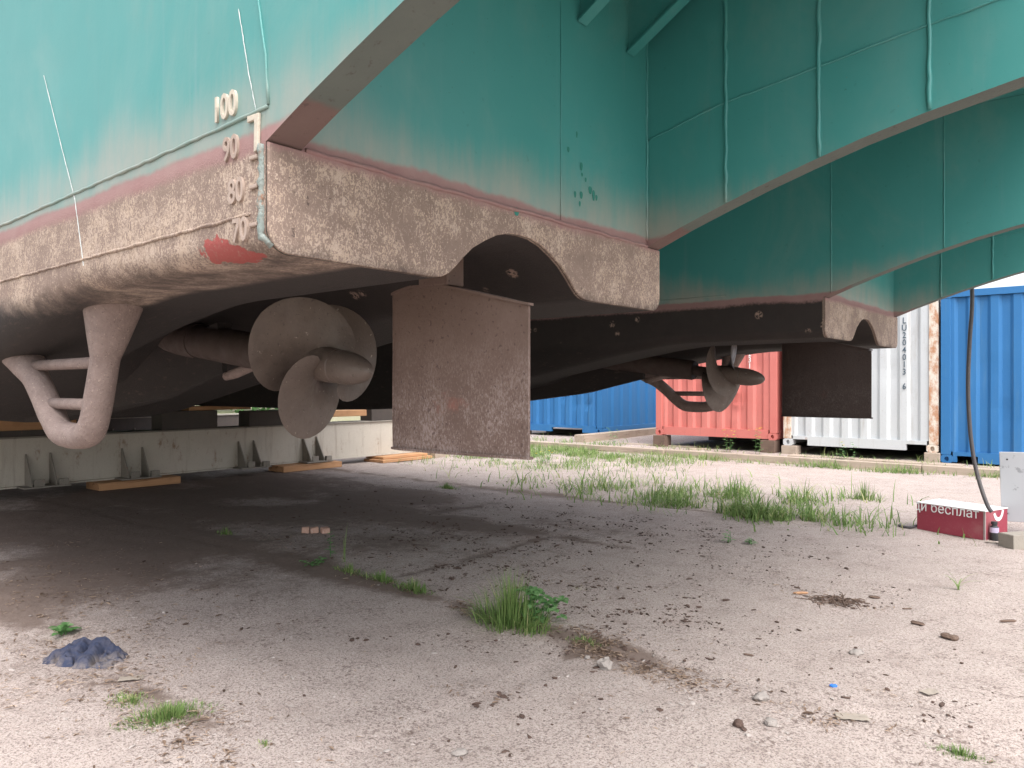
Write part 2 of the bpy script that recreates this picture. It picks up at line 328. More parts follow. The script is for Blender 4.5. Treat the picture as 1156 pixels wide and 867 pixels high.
def box(bm, lo, hi, bev=0.0, rot=None, at=None):
    vs = [bm.verts.new((x, y, z)) for x in (lo[0], hi[0]) for y in (lo[1], hi[1]) for z in (lo[2], hi[2])]
    f = [(0, 1, 3, 2), (4, 6, 7, 5), (0, 4, 5, 1), (2, 3, 7, 6), (0, 2, 6, 4), (1, 5, 7, 3)]
    fs = [bm.faces.new([vs[i] for i in q]) for q in f]
    if bev > 0:
        es = list({e for q in fs for e in q.edges})
        r = bmesh.ops.bevel(bm, geom=es, offset=bev, segments=2, affect='EDGES', profile=0.5)
        vs = list({v for q in r['faces'] for v in q.verts} | {v for v in vs if v.is_valid})
    if rot is not None or at is not None:
        M = Matrix.Translation(at or (0, 0, 0)) @ (rot or Matrix())
        for v in vs: v.co = M @ v.co
    return vs
def tube(bm, pts, rad, seg=12, caps=True):
    pts = [Vector(p) for p in pts]; n = len(pts)
    if not isinstance(rad, (list, tuple)): rad = [rad] * n
    rings = []; prev = None
    for i, p in enumerate(pts):
        t = (pts[min(i + 1, n - 1)] - pts[max(i - 1, 0)]).normalized()
        if prev is None:
            a = t.cross(Vector((0, 0, 1))); 
            if a.length < 0.01: a = t.cross(Vector((1, 0, 0)))
        else: a = prev - t * prev.dot(t)
        a.normalize(); prev = a; b = t.cross(a)
        rings.append([bm.verts.new(p + (a * math.cos(2 * math.pi * k / seg) + b * math.sin(2 * math.pi * k / seg)) * rad[i]) for k in range(seg)])
    for r0, r1 in zip(rings, rings[1:]):
        for k in range(seg): bm.faces.new((r0[k], r0[(k + 1) % seg], r1[(k + 1) % seg], r1[k]))
    if caps:
        bm.faces.new(rings[0][::-1]); bm.faces.new(rings[-1])
def spline(pts, n=6):
    P = [Vector(p) for p in pts]; P = [P[0] * 2 - P[1]] + P + [P[-1] * 2 - P[-2]]; out = []
    for i in range(1, len(P) - 2):
        for k in range(n):
            t = k / n; a, b, c, d = P[i - 1:i + 3]
            out.append(0.5 * ((2 * b) + (c - a) * t + (2 * a - 5 * b + 4 * c - d) * t * t + (3 * b - a - 3 * c + d) * t ** 3))
    out.append(P[-2]); return out
def prism(bm, poly, axis, a, b, bev=0.0):
    def P(u, v, w): return {'x': (w, u, v), 'y': (u, w, v), 'z': (u, v, w)}[axis]
    A = [bm.verts.new(P(u, v, a)) for u, v in poly]; B = [bm.verts.new(P(u, v, b)) for u, v in poly]
    n = len(poly); fs = [bm.faces.new(A), bm.faces.new(B[::-1])]
    for i in range(n): fs.append(bm.faces.new((A[i], B[i], B[(i + 1) % n], A[(i + 1) % n])))
    bmesh.ops.recalc_face_normals(bm, faces=fs)
    if bev > 0:
        es = [e for e in set(fs[0].edges) | set(fs[1].edges)]
        bmesh.ops.bevel(bm, geom=es, offset=bev, segments=2, affect='EDGES', profile=0.5)
def text_bm(body, size, extrude=0.004, offset=0.0, align='CENTER', res=3):
    cu = bpy.data.curves.new('lettering', 'FONT'); cu.body = body; cu.size = size; cu.extrude = extrude; cu.offset = offset
    cu.align_x = align; cu.resolution_u = res
    ob = bpy.data.objects.new('lettering', cu); COL.objects.link(ob)
    bpy.context.view_layer.update()
    me = bpy.data.meshes.new_from_object(ob.evaluated_get(bpy.context.evaluated_depsgraph_get()))
    bm = bmesh.new(); bm.from_mesh(me)
    bpy.data.objects.remove(ob); bpy.data.curves.remove(cu); bpy.data.meshes.remove(me)
    return bm
def xf(bm, M):
    for v in bm.verts: v.co = M @ v.co
def ss(a, b, x):
    t = max(0.0, min(1.0, (x - a) / (b - a))); return t * t * (3 - 2 * t)
def interp(xs, ys, x):
    if x <= xs[0]: return ys[0]
    for i in range(1, len(xs)):
        if x <= xs[i]: return ys[i - 1] + (ys[i] - ys[i - 1]) * (x - xs[i - 1]) / (xs[i] - xs[i - 1])
    return ys[-1]
def fbm(x, y, z=0.0, o=4):
    return mnoise.fractal((x, y, z), 1.0, 2.0, o)

# ------------------------------------------------------------------ ground: one concrete yard sheet with slabs, a wide dirt field under it
JY = [-1.5, 0.42, 2.16, 4.15, 6.15, 8.9]
JX = {0: [-3.0], 1: [-1.9], 2: [-0.45, -4.6], 3: [-2.2], 4: [-3.9, 1.2]}
def slab_of(y):
    k = 0
    for i, v in enumerate(JY):
        if y > v: k = i + 1
    return k
SOIL = [(-3.8, 1.1, 1.7, 1.1, .62), (-5.8, 3.0, 2.4, 2.0, .62), (-1.05, 2.2, .5, .15, .35), (-0.35, 2.05, .45, .16, .75), (-3.2, 4.0, 1.2, .5, .45),
        (-2.1, 4.7, 1.0, .28, .55), (-2.4, 2.15, .8, .12, .5), (-1.2, 5.3, .5, .16, .5), (-8.0, 3.5, 3.5, 5.0, .55), (-1.9, .35, 1.0, .3, .22),
        (-4.0, 6.1, 1.3, .22, .6), (.2, 3.7, .35, .12, .5), (.9, 2.1, .5, .1, .2), (-.7, 2.9, .5, .3, .30), (-4.6, 5.0, .9, .5, .4), (-2.6, 3.1, .9, .35, .3),
        (-2.4, -.1, .8, .3, .3), (0.6, 2.6, .3, .15, .3)]
def ground_fields(x, y):
    n1 = fbm(x * 0.9, y * 0.9, 3.1, 3); n2 = fbm(x * 5, y * 5, 1.7, 4)
    z = 0.018 * n1 + 0.006 * n2
    wob = 0.05 * fbm(x * 1.6, 7.7, 0.3, 3)
    k = slab_of(y + wob)
    z += 0.007 * math.sin(k * 12.9) + 0.004 * math.sin(k * 5.1 + x * 0.5)
    soil = 0.0; near = 9
    for v in JY:
        d = abs(y + wob - v); near = min(near, d)
    kk = slab_of(y)
    for jx in JX.get(kk, []):
        near = min(near, abs(x - jx + 0.04 * fbm(y * 2, 3.3, 1, 3)) * 1.6)
    z -= 0.012 * (1 - ss(0.006, 0.03, near))
    z += 0.10 * ss(11.66, 11.74, y)
    soil += 0.42 * (0.55 + n1 + n2) * (1 - 0.65 * ss(-.4, .3, x)) * (1 - ss(0.01, 0.06, near)) + 0.18 * (1 - ss(0.03, 0.3, near)) * (1 - 0.6 * ss(-.4, .3, x))
    for (cx, cy, rx, ry, a) in SOIL:
        q = ((x - cx) / rx) ** 2 + ((y - cy) / ry) ** 2
        soil += a * math.exp(-q * 0.9) * (0.75 + 0.5 * n1)
    if y < 5.5: soil += 0.12 * (1 - ss(-4.5, -1.0, x))
    if y > 11.4: soil += 0.35 * ss(11.4, 12.2, y)
    return z, max(0.0, min(1.0, soil + 0.10 * n2))
bm = bmesh.new(); STEP = 0.055
xs = [-15 + 0.3 * i for i in range(int(7.5 / 0.3))] + [-7.5 + STEP * i for i in range(int(11.5 / STEP) + 1)] + [4.2 + .4 * i for i in range(8)]
ys = [-5 + 0.3 * i for i in range(int(3.9 / 0.3))] + [-1.1 + STEP * i for i in range(int(9.0 / STEP))] + [7.9 + 0.12 * i for i in range(40)] + [12.8 + 0.6 * i for i in range(22)]
sl = bm.verts.layers.float.new('soil'); grid = []
for x in xs:
    row = []
    for y in ys:
        z, so_ = ground_fields(x, y); v = bm.verts.new((x, y, z)); v[sl] = so_; row.append(v)
    grid.append(row)
for i in range(len(xs) - 1):
    for j in range(len(ys) - 1): bm.faces.new((grid[i][j], grid[i + 1][j], grid[i + 1][j + 1], grid[i][j + 1]))
pad = link('concrete_yard', bm, 'ground', smooth=True); pad.location = Wd(0, 0); pad.rotation_euler = (0, 0, -PSI); tag(pad, None, None, kind='structure')
def gz(p):                                 # ground height under a world point
    x, y = Lc(p[0], p[1])
    return ground_fields(x, y)[0] if (-15 < x < 4 and -5 < y < 25) else -0.05
bm = bmesh.new()
for a in range(0, 1):
    vs = [bm.verts.new((r_ * math.cos(t * math.pi / 24), r_ * math.sin(t * math.pi / 24), -0.085)) for r_ in (1500,) for t in range(48)]
    bm.faces.new(vs)
fld = link('ground', bm, 'field'); tag(fld, None, None, kind='structure')

# ------------------------------------------------------------------ THE CATAMARAN
HW = 1.957; CY = HW / 2; FAR = 4.24; ZD = 3.0
ship = empty('catamaran_vessel', Wd(0, 0), -PSI)
tag(ship, 'teal twin-hulled steel vessel with rusty bottom, standing on cradles in the yard', 'boat')

def bottom_z(x): 
    if x > -1.0: return 1.632
    t = -1.0 - x
    z = 1.632 - 0.182 * (t - 0.25 * (1 - math.exp(-t / 0.25)))
    return max(z, 1.02) if z > 1.12 else 1.02 + 0.10 * math.exp((z - 1.12) / 0.10)
TS = [0, .06, .12, .18, .24, .29, .32, .35, .38, .42]
TH = [.19, .187, .172, .145, .112, .07, .042, .018, .005, 0]
def section(x):
    b = bottom_z(x); r = 0.062 + 0.10 * ss(-0.3, -3.0, x) if False else 0.062 + 0.10 * (1 - ss(-3.0, -0.3, x))
    w = CY * (1 - 0.97 * max(0, (-x - 12) / 7) ** 2)
    roof = 1.822 - 0.30 * (1 - ss(-2.75, -1.45, x))
    h = max(0.0, roof - b) * (1 - ss(-2.95, -2.35, x) if False else ss(-2.95, -2.35, x))
    half = []
    for z in (ZD, 2.6, 2.2, 2.0, 1.9, 1.8): half.append((w, z))
    if b + r < 1.76: half.append((w, (1.8 + b + r) / 2))
    else: half.append((w, 1.78))
    for k in range(9):
        a = k / 8 * math.pi / 2; half.append((w - r + r * math.cos(a), b + r - r * math.sin(a)))
    half.append((0.5 * (w - r + 0.46), b)); half.append((max(0.46 * w / CY, 0.02), b))
    for s_, t_ in zip(TS[::-1], TH[::-1]): half.append((s_ * w / CY, b + h * t_ / 0.19))
    outer = [(CY - s_, z) for s_, z in half]
    inner = [(CY + s_, z) for s_, z in half[:-1]][::-1]
    return outer + inner
def hull_shell(y0):
    bm = bmesh.new(); st = [-0.0003] + [-0.1 * i for i in range(1, 50)] + [-5 - 0.5 * i for i in range(0, 29)]
    rows = [[bm.verts.new((x, y0 + y, z)) for y, z in section(x)] for x in st]
    for a, b in zip(rows, rows[1:]):
        for k in range(len(a) - 1): bm.faces.new((a[k], a[k + 1], b[k + 1], b[k]))
    bmesh.ops.recalc_face_normals(bm, faces=bm.faces)
    return bm
def transom(y0):
    bm = bmesh.new()
    sec = [p for p in section(0.0)]
    low = [(y, z) for y, z in sec if z < 1.85]
    poly = [(y0, 1.903)] + [(y0 + y, z) for y, z in low] + [(y0 + HW, 1.903)]
    prism(bm, poly, 'x', 0.0, 0.012, 0.004)
    bmesh.ops.recalc_face_normals(bm, faces=bm.faces)
    return bm
EDGE = [(0, 1.905), (.17, 1.972), (.33, 2.028), (.5, 2.085), (.69, 2.142), (.88, 2.194), (1.08, 2.238), (1.36, 2.288), (1.5, 2.305)]
def edge_z(x): return interp([e[0] for e in EDGE], [e[1] for e in EDGE], x)
def side_wall(y0, y1):
    bm = bmesh.new(); poly = EDGE + [(1.5, ZD), (0, ZD)]
    prism(bm, poly, 'y', y0, y1); bmesh.ops.recalc_face_normals(bm, faces=bm.faces)
    for f in bm.faces:
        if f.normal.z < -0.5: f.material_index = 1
    return bm
WT = 0.10
for y0 in (0, FAR):
    h = link('hull', hull_shell(y0), 'hull', ship, auto=40)
    bm = transom(y0); link('transom', bm, 'hull', ship)
    bm = bmesh.new(); box(bm, (-0.006, y0 + WT + .0005, 1.9035), (0.004, y0 + HW - WT - .0005, ZD)); link('stern_plate', bm, 'hull', ship)
    w_ = link('side_plate', side_wall(y0, y0 + WT), 'hull', ship); w_.data.materials.append(MAT['underplate'])
    w_ = link('side_plate', side_wall(y0 + HW - WT, y0 + HW), 'hull', ship); w_.data.materials.append(MAT['underplate'])
    # knees under the aft deck
    for k in range(5):
        yy = y0 + 0.29 + 0.355 * k
        bm = bmesh.new(); prism(bm, [(0.004, 2.70), (0.5, 2.995), (0.004, 2.995)], 'y', yy - 0.005, yy + 0.005)
        kn = link('deck_knee', bm, 'hull', ship)
        bm = bmesh.new(); L_ = math.hypot(0.5, 0.295); a = math.atan2(0.295, 0.5)
        box(bm, (0, -0.028, -0.008), (L_, 0.028, 0), rot=Matrix.Rotation(-a, 4, 'Y'), at=(0.006, yy, 2.70)); link('flange', bm, 'hull', kn)
bm = bmesh.new()
box(bm, (-19, -0.02, ZD + 0.002), (1.53, FAR + HW + 0.02, ZD + 0.09), 0.01); link('deck', bm, 'hull', ship)
bm = bmesh.new(); box(bm, (-15, HW + 0.003, 2.72), (-0.9, FAR - 0.003, ZD)); link('bridge_deck', bm, 'hull', ship)
bm = bmesh.new()
for a, b in (((-12, 0.0, ZD + 0.092), (1.5, 0.03, ZD + 0.62)), ((-12, FAR + HW - 0.03, ZD + 0.092), (1.5, FAR + HW, ZD + 0.62))):
    bm = bmesh.new(); box(bm, a, b); link('shading_bulwark', bm, 'hull', ship)  # unseen bulwarks, added above the deck for their shading

# weld seams: raised beads
def bead(pts, r, mat='hull', name='weld_seam'):
    bm = bmesh.new(); P = []
    for a, b in zip(pts, pts[1:]):
        a, b = Vector(a), Vector(b); n = max(2, int((b - a).length / 0.035))
        P += [a.lerp(b, i / n) for i in range(n)]
    P.append(Vector(pts[-1]))
    P = [p + Vector((rnd.uniform(-1, 1), rnd.uniform(-.3, .3), rnd.uniform(-1, 1))) * r * 0.35 for p in P]
    tube(bm, P, [r * rnd.uniform(0.75, 1.2) for _ in P], 6); return link(name, bm, mat, ship, smooth=True)
bead([(-4.5, -0.001, 1.955), (-2.0, -0.001, 1.966), (-0.87, -0.001, 1.976), (-0.3, -0.001, 1.982), (0.012, -0.001, 1.99)], 0.0055)
bead([(0.014, -0.001, 1.992), (0.0, -0.001, 2.12), (-0.035, -0.001, 2.27), (-0.06, -0.001, 2.95)], 0.004)
bead([(-3.0, -0.001, 1.735), (-0.07, -0.001, 1.735)], 0.005)
bead([(0.005, 1.223, 1.91), (0.005, 1.223, 2.98)], 0.0035)
bead([(0.010, WT + 0.01, 1.906), (0.010, HW - WT - 0.01, 1.906)], 0.008)
bead([(0.006, HW - WT - 0.004, 1.93), (0.006, HW - WT - 0.004, 2.98)], 0.006)
bead([(-0.7, FAR - 0.001, 1.97), (-7, FAR - 0.001, 1.97)], 0.005)
for y0 in (HW - WT, FAR + HW - WT):
    for k in range(4):
        x_ = 0.367 * (k + 1)
        bead([(x_, y0 - 0.002, edge_z(x_) + 0.004), (x_, y0 - 0.002, 2.99)], 0.0085 if y0 < 4 else 0.008)
    bead([(0.01, y0 - 0.001, 2.368), (0.333, y0 - 0.001, 2.445), (1.076, y0 - 0.001, 2.537), (1.49, y0 - 0.001, 2.575)], 0.005)
for x_ in (0.05, 0.72): bead([(x_, FAR - 0.001, edge_z(x_) + 0.004), (x_, FAR - 0.001, 2.99)], 0.004)
# draught marks on the near side
for body, x_, z_, s_, mt in (('100', -0.188, 2.003, 0.094, 'numeral'), ('90', -0.158, 1.890, 0.088, 'numeral_rust'), ('80', -0.132, 1.775, 0.088, 'numeral_rust'), ('70', -0.112, 1.672, 0.085, 'numeral_rust')):
    bm = text_bm(body, s_, 0.005, 0.0015)
    xf(bm, Matrix.Translation((x_, -0.002, z_)) @ Matrix.Rotation(R(90), 4, 'X') @ Matrix.Scale(0.86, 4, (1, 0, 0)))
    link('draught_numeral', bm, mt, ship)
bm = bmesh.new()
prism(bm, [(-0.072, 1.965), (-0.040, 1.965), (-0.042, 1.885), (-0.024, 1.887), (-0.020, 1.979), (-0.072, 1.981)], 'y', -0.009, -0.0005, 0.002)
link('draught_scale', bm, 'numeral', ship)
bm = bmesh.new()
P = [Vector((-0.017 + rnd.uniform(-.003, .003), -0.001 + rnd.uniform(-.002, .001), 1.90 - 0.0115 * i)) for i in range(21)] + [Vector((-0.008, 0.004, 1.665)), Vector((0.0, 0.018, 1.648))]
tube(bm, P, [0.0095 + rnd.uniform(-.0025, .0025) for _ in P], 8); link('corner_strip', bm, 'tealbead', ship, smooth=True)
for z_ in (1.868, 1.795, 1.70):
    bm = bmesh.new(); box(bm, (-0.066, -0.008, z_), (-0.03, -0.0005, z_ + 0.011), 0.003); link('draught_tick', bm, 'numeral_rust', ship)
# chalk lines
def chalk(pts, w=0.004):
    bm = bmesh.new(); pv = None
    P = []
    for a, b in zip(pts, pts[1:]): P += [(a[0] + (b[0] - a[0]) * i / 14, a[1] + (b[1] - a[1]) * i / 14) for i in range(14)]
    P.append(pts[-1])
    for x_, z_ in P:
        ww = w * rnd.uniform(0.5, 1.2); x_ += rnd.uniform(-.001, .001)
        v = [bm.verts.new((x_ - ww / 2, -0.0015, z_)), bm.verts.new((x_ + ww / 2, -0.0015, z_))]
        if pv: bm.faces.new((pv[0], pv[1], v[1], v[0]))
        pv = v
    link('chalk_line', bm, 'chalk', ship)
chalk([(-0.124, 2.272), (-0.075, 2.09), (-0.035, 1.97), (-0.026, 1.92)])
chalk([(-1.49, 2.463), (-1.34, 2.20), (-1.195, 1.952), (-1.12, 1.713)], 0.007)
# touch-up dabs on the stern plate
for y_, z_, ry, rz_ in ((1.314, 2.03, .007, .014), (1.355, 2.035, .010, .016), (1.416, 2.066, .012, .017), (1.44, 2.05, .009, .024), (1.46, 2.045, .007, .013), (1.355, 2.145, .009, .018), (1.36, 2.115, .006, .008), (1.385, 2.10, .006, .010), (1.27, 2.19, .007, .012), (1.345, 2.0, .006, .012), (1.325, 2.26, .005, .014), (0.955, 1.899, .014, .016)):
    bm = bmesh.new(); vs = [bm.verts.new((0.0055 if z_ > 1.91 else 0.0135, y_ + ry * math.cos(a) * (1 + .15 * math.sin(3 * a)), z_ + rz_ * math.sin(a) * (1 + .12 * math.cos(2 * a)))) for a in [k * math.pi / 8 for k in range(16)]]
    bm.faces.new(vs); link('paint_dab', bm, 'greenpaint', ship)

# rudders
def profile(t): return 0.004 + 0.052 * (2.2 * math.sqrt(max(t, 0)) * (1 - t) * 0.62 + 0.30 * t * (1 - t))
def rudder(cy, mt='rudder'):
    xl, xt, zb = -0.64, 0.05, 1.058
    def top(x): return interp([xl, -0.50, -0.31, xt], [1.664, 1.680, 1.664, 1.576], x)
    bm = bmesh.new(); N = 22; L_, R_ = [], []
    for i in range(N + 1):
        t = i / N; t = 0.5 * (1 - math.cos(math.pi * t)) if t < .5 else t
        x = xl + (xt - xl) * t; hw = profile(t) if i < N else 0.006
        if i == 0: hw = 0.012
        col_l = []; col_r = []
        for k in range(9):
            z = zb + (top(x) - zb) * k / 8
            dent = 0.0022 * fbm(x * 9, z * 9, cy)
            col_l.append(bm.verts.new((x, cy - hw + dent, z))); col_r.append(bm.verts.new((x, cy + hw, z)))
        L_.append(col_l); R_.append(col_r)
    for i in range(N):
        for k in range(8):
            bm.faces.new((L_[i][k], L_[i + 1][k], L_[i + 1][k + 1], L_[i][k + 1])); bm.faces.new((R_[i][k], R_[i][k + 1], R_[i + 1][k + 1], R_[i + 1][k]))
        bm.faces.new((L_[i][8], L_[i + 1][8], R_[i + 1][8], R_[i][8])); bm.faces.new((L_[i][0], R_[i][0], R_[i + 1][0], L_[i + 1][0]))
    for i in (0, N):
        for k in range(8): bm.faces.new((L_[i][k], L_[i][k + 1], R_[i][k + 1], R_[i][k]))
    bmesh.ops.recalc_face_normals(bm, faces=bm.faces)
    r = link('rudder', bm, mt, ship, auto=35)
    def lip(zf, dz, nm):
        bm = bmesh.new(); A = []; n = 20
        pts = [(xl - .008 + (xt - xl + .016) * i / n) for i in range(n + 1)]
        low = [(x, cy - profile(max(0, min(1, (x - xl) / (xt - xl)))) - 0.010) for x in pts]; up = [(x, cy + profile(max(0, min(1, (x - xl) / (xt - xl)))) + 0.010) for x in pts[::-1]]
        ring = low + up
        a = [bm.verts.new((x, y, zf(x))) for x, y in ring]; b = [bm.verts.new((x, y, zf(x) + dz)) for x, y in ring]
        for i in range(len(ring)): bm.faces.new((a[i], a[(i + 1) % len(ring)], b[(i + 1) % len(ring)], b[i]))
        for i in range(n):
            j = len(ring) - 1 - i
            bm.faces.new((a[i], a[j], a[j - 1], a[i + 1])); bm.faces.new((b[i], b[i + 1], b[j - 1], b[j]))
        bmesh.ops.recalc_face_normals(bm, faces=bm.faces); link(nm, bm, mt, r)
    lip(top, 0.009, 'top_plate'); lip(lambda x: zb - 0.009, 0.009, 'bottom_plate')
    bm = bmesh.new(); tube(bm, [(-0.40, cy, 1.66), (-0.40, cy, 1.90)], 0.030, 16)
    box(bm, (-0.455, cy - 0.045, 1.674), (-0.300, cy + 0.045, 1.80), 0.006); link('rudder_stock', bm, mt, r)
rudder(CY); rudder(FAR + CY, 'rudder_shaded')

# propellers, shafts
AL = R(7.4); CE = Vector((-1.155, 0, 1.405)); EA = Vector((math.cos(AL), 0, -math.sin(AL))); EW = Vector((math.sin(AL), 0, math.cos(AL))); EV = Vector((0, 1, 0))
def propeller(cy, hand, th0):
    C0 = CE + Vector((0, cy, 0))
    def pt(a, r, th): return C0 + EA * a + EV * (r * math.cos(th)) + EW * (r * math.sin(th))
    bm = bmesh.new()
    prof = [(-0.11, 0.0), (-0.11, 0.062), (-0.06, 0.073), (0.0, 0.076), (0.09, 0.078), (0.150, 0.074), (0.157, 0.067), (0.161, 0.074), (0.21, 0.073), (0.26, 0.067), (0.30, 0.057), (0.335, 0.042), (0.355, 0.026), (0.365, 0.010), (0.367, 0.0)]
    rings = [[bm.verts.new(pt(a, max(r, .0005), 2 * math.pi * k / 24)) for k in range(24)] for a, r in prof]
    for r0, r1 in zip(rings, rings[1:]):
        for k in range(24): bm.faces.new((r0[k], r0[(k + 1) % 24], r1[(k + 1) % 24], r1[k]))
    bmesh.ops.recalc_face_normals(bm, faces=bm.faces)
    pr = link('propeller', bm, 'prop', ship, auto=40)
    r0, R0, PITCH = 0.055, 0.348, 0.46
    for b in range(3):
        bm = bmesh.new(); NR, NC = 18, 14; F_, B_ = [], []
        for i in range(NR + 1):
            t = i / NR; t = 1 - (1 - t) ** 1.6
            r = r0 + (R0 - r0) * t
            ch = 0.105 + 0.0 * t
            ch = (0.10 * (1 - t) ** 2 + 0.57 * math.sin(math.pi * min(1, t ** 0.95)) ** 0.56) if t < 1 else 0.0
            phi = math.atan2(PITCH, 2 * math.pi * r); rowf, rowb = [], []
            for j in range(NC + 1):
                s_ = (j / NC - 0.5) * ch
                th = th0 + b * 2 * math.pi / 3 + hand * s_ * math.cos(phi) / r
                a = s_ * math.sin(phi) - 0.02 * t
                thick = (0.003 + 0.014 * (1 - t)) * math.sqrt(max(0.02, 1 - (2 * j / NC - 1) ** 2))
                rowf.append(bm.verts.new(pt(a + thick / 2, r, th))); rowb.append(bm.verts.new(pt(a - thick / 2, r, th)))
            F_.append(rowf); B_.append(rowb)
        for i in range(NR):
            for j in range(NC):
                bm.faces.new((F_[i][j], F_[i][j + 1], F_[i + 1][j + 1], F_[i + 1][j])); bm.faces.new((B_[i][j], B_[i + 1][j], B_[i + 1][j + 1], B_[i][j + 1]))
            for j in (0, NC): bm.faces.new((F_[i][j], F_[i + 1][j], B_[i + 1][j], B_[i][j]))
        bmesh.ops.remove_doubles(bm, verts=bm.verts, dist=0.0006)
        bmesh.ops.recalc_face_normals(bm, faces=bm.faces); link('blade', bm, 'prop', pr, auto=60)
    bm = bmesh.new(); A = lambda a: C0 + EA * a
    tube(bm, [A(-0.10), A(-0.30)], 0.045, 20); tube(bm, [A(-0.28), A(-0.30), A(-1.06)], [0.080, 0.088, 0.090], 24)
    tube(bm, [A(-1.05), A(-1.07), A(-1.10), A(-1.9)], [0.094, 0.099, 0.100, 0.115], 24)
    link('shaft_tube', bm, 'shaft', ship, auto=40)
    bm = bmesh.new(); q = C0 + Vector((-0.78, 0.0, -0.055))
    tube(bm, [q, q + Vector((0.09, .0, 0.015)), q + Vector((0.24, 0.02, 0.055))], [0.022, 0.026, 0.024], 12); link('drain_pipe', bm, 'guard', ship, smooth=True)
propeller(CY, -1, R(-95)); propeller(FAR + CY, 1, R(45))

# skeg under the shaft and the pipe guards outboard
def skeg(cy):
    bm = bmesh.new(); st = []
    for i in range(25):
        x = -1.95 - i * 0.15; zb = interp([-6, -4.4, -3.4, -2.6, -1.95], [1.02, 1.03, 1.13, 1.22, 1.36], x); zt = bottom_z(x) + 0.12
        w = 0.025 + 0.20 * ss(0, 1, (-1.95 - x) / 2.4)
        st.append([bm.verts.new((x, cy + s_ * w * k, z)) for s_, k, z in ((-1, 1.7, zt), (-1, 1.1, zt - .1), (-1, .8, (zt + zb) / 2), (-1, .5, zb + .01), (1, .5, zb + .01), (1, .8, (zt + zb) / 2), (1, 1.1, zt - .1), (1, 1.7, zt))])
    for a, b in zip(st, st[1:]):
        for k in range(7): bm.faces.new((a[k], a[k + 1], b[k + 1], b[k]))
    bm.faces.new(st[0]); bmesh.ops.recalc_face_normals(bm, faces=bm.faces); link('skeg', bm, 'hull', ship, auto=50)
skeg(CY); skeg(FAR + CY)
def guard(y_):
    bm = bmesh.new()
    pts = spline([(-1.38, y_, 1.82), (-1.395, y_, 1.66), (-1.43, y_, 1.54), (-1.475, y_, 1.41), (-1.52, y_, 1.29), (-1.57, y_, 1.175), (-1.62, y_, 1.118), (-1.70, y_, 1.094), (-1.84, y_, 1.092), (-1.93, y_, 1.105), (-2.01, y_, 1.155), (-2.14, y_, 1.265), (-2.28, y_, 1.37), (-2.38, y_, 1.43), (-2.52, y_, 1.52), (-2.68, y_, 1.66)], 4)
    rad = []
    for p in pts:
        q = 0.055 + 0.0025 * fbm(p.x * 9, p.z * 9, 1)
        if p.x > -1.8: q += 0.044 * max(0, min(1.6, (p.z - 1.41) / .17))
        else: q += 0.040 * max(0, min(1.6, (p.z - 1.33) / .15))
        rad.append(q)
    tube(bm, pts, rad, 18); g = link('pipe_guard', bm, 'guard', ship, smooth=True)
    for z_, x0, x1 in ((1.395, -1.50, -2.30), (1.225, -1.56, -2.12)):
        bm = bmesh.new(); tube(bm, [(x0, y_, z_), (x1, y_, z_)], 0.024, 12); link('rung', bm, 'guard', g, smooth=True)
guard(0.21); guard(FAR + HW - 0.21)
bm = bmesh.new()                                   # small red dab on the guard root
vs = []
for k in range(14):
    a = k * math.pi / 7; vs.append((0.016 * math.cos(a) * (1 + .3 * math.sin(3 * a)), 0.02 * math.sin(a)))
MAT['redprimer'] = worn('red_primer', (0.40, 0.07, 0.06), (0.44, 0.09, 0.07), (0.3, 0.07, 0.06), sc=10)

# ------------------------------------------------------------------ cradle beams and timbers
def cradle(xf_, y0, y1, label, gussets, detail=True):
    root = empty('cradle_beam', Wd(xf_, y0), -PSI); tag(root, label, 'support beam', 'steel cradle beams under the vessel')
    L_ = y1 - y0; bm = bmesh.new()
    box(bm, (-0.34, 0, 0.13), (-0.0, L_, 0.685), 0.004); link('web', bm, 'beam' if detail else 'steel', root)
    bm = bmesh.new(); box(bm, (-0.38, -0.01, 0.686), (0.025, L_ + 0.01, 0.706), 0.003); link('top_flange', bm, 'beamdark', root)
    bm = bmesh.new(); box(bm, (-0.38, -0.01, 0.107), (0.03, L_ + 0.01, 0.128), 0.003); link('bottom_flange', bm, 'beam', root)
    for g in gussets:
        bm = bmesh.new(); prism(bm, [(0.001, 0.13), (0.22, 0.13), (0.22, 0.17), (0.02, 0.50), (0.001, 0.50)], 'y', g - y0 - 0.008, g - y0 + 0.008, 0.001)
        link('gusset', bm, 'beamdark', root)
    for a, b in zip(gussets[::2], gussets[1::2]):
        bm = bmesh.new(); box(bm, (0.03, a - y0 - 0.10, 0.112), (0.27, b - y0 + 0.14, 0.130), 0.002); box(bm, (0.225, a - y0 + 0.02, 0.131), (0.24, a - y0 + 0.13, 0.21), 0.002); box(bm, (0.20, b - y0 + 0.02, 0.131), (0.255, b - y0 + 0.12, 0.20), 0.002)
        link('foot_plate', bm, 'beamdark', root)
    return root
def yb(px, x):                                     # across-yard coordinate of an image column on a transverse plane
    p = (px - 578) / 850.0; c0 = Lc(0, 0); dx, dy = p * CS - SN, p * SN + CS
    return c0[1] + dy * (x - c0[0]) / dx
XB = -8.45
gs = [yb(p, XB + 0.1) for p in (-75, -45, 32, 60, 141, 164, 273, 290, 346, 361)]
cradle(XB, -2.6, 8.75, 'long pale painted steel cradle beam with triangular gussets, lying behind the propeller', gs)
cradle(-13.2, -2.6, 8.75, 'dark steel cradle beam added farther under the vessel to darken the gap, mostly hidden by the nearer one', [0.2, 0.6, 5, 5.4], False)  # added beam, kept dark to close off the bright background under the hulls
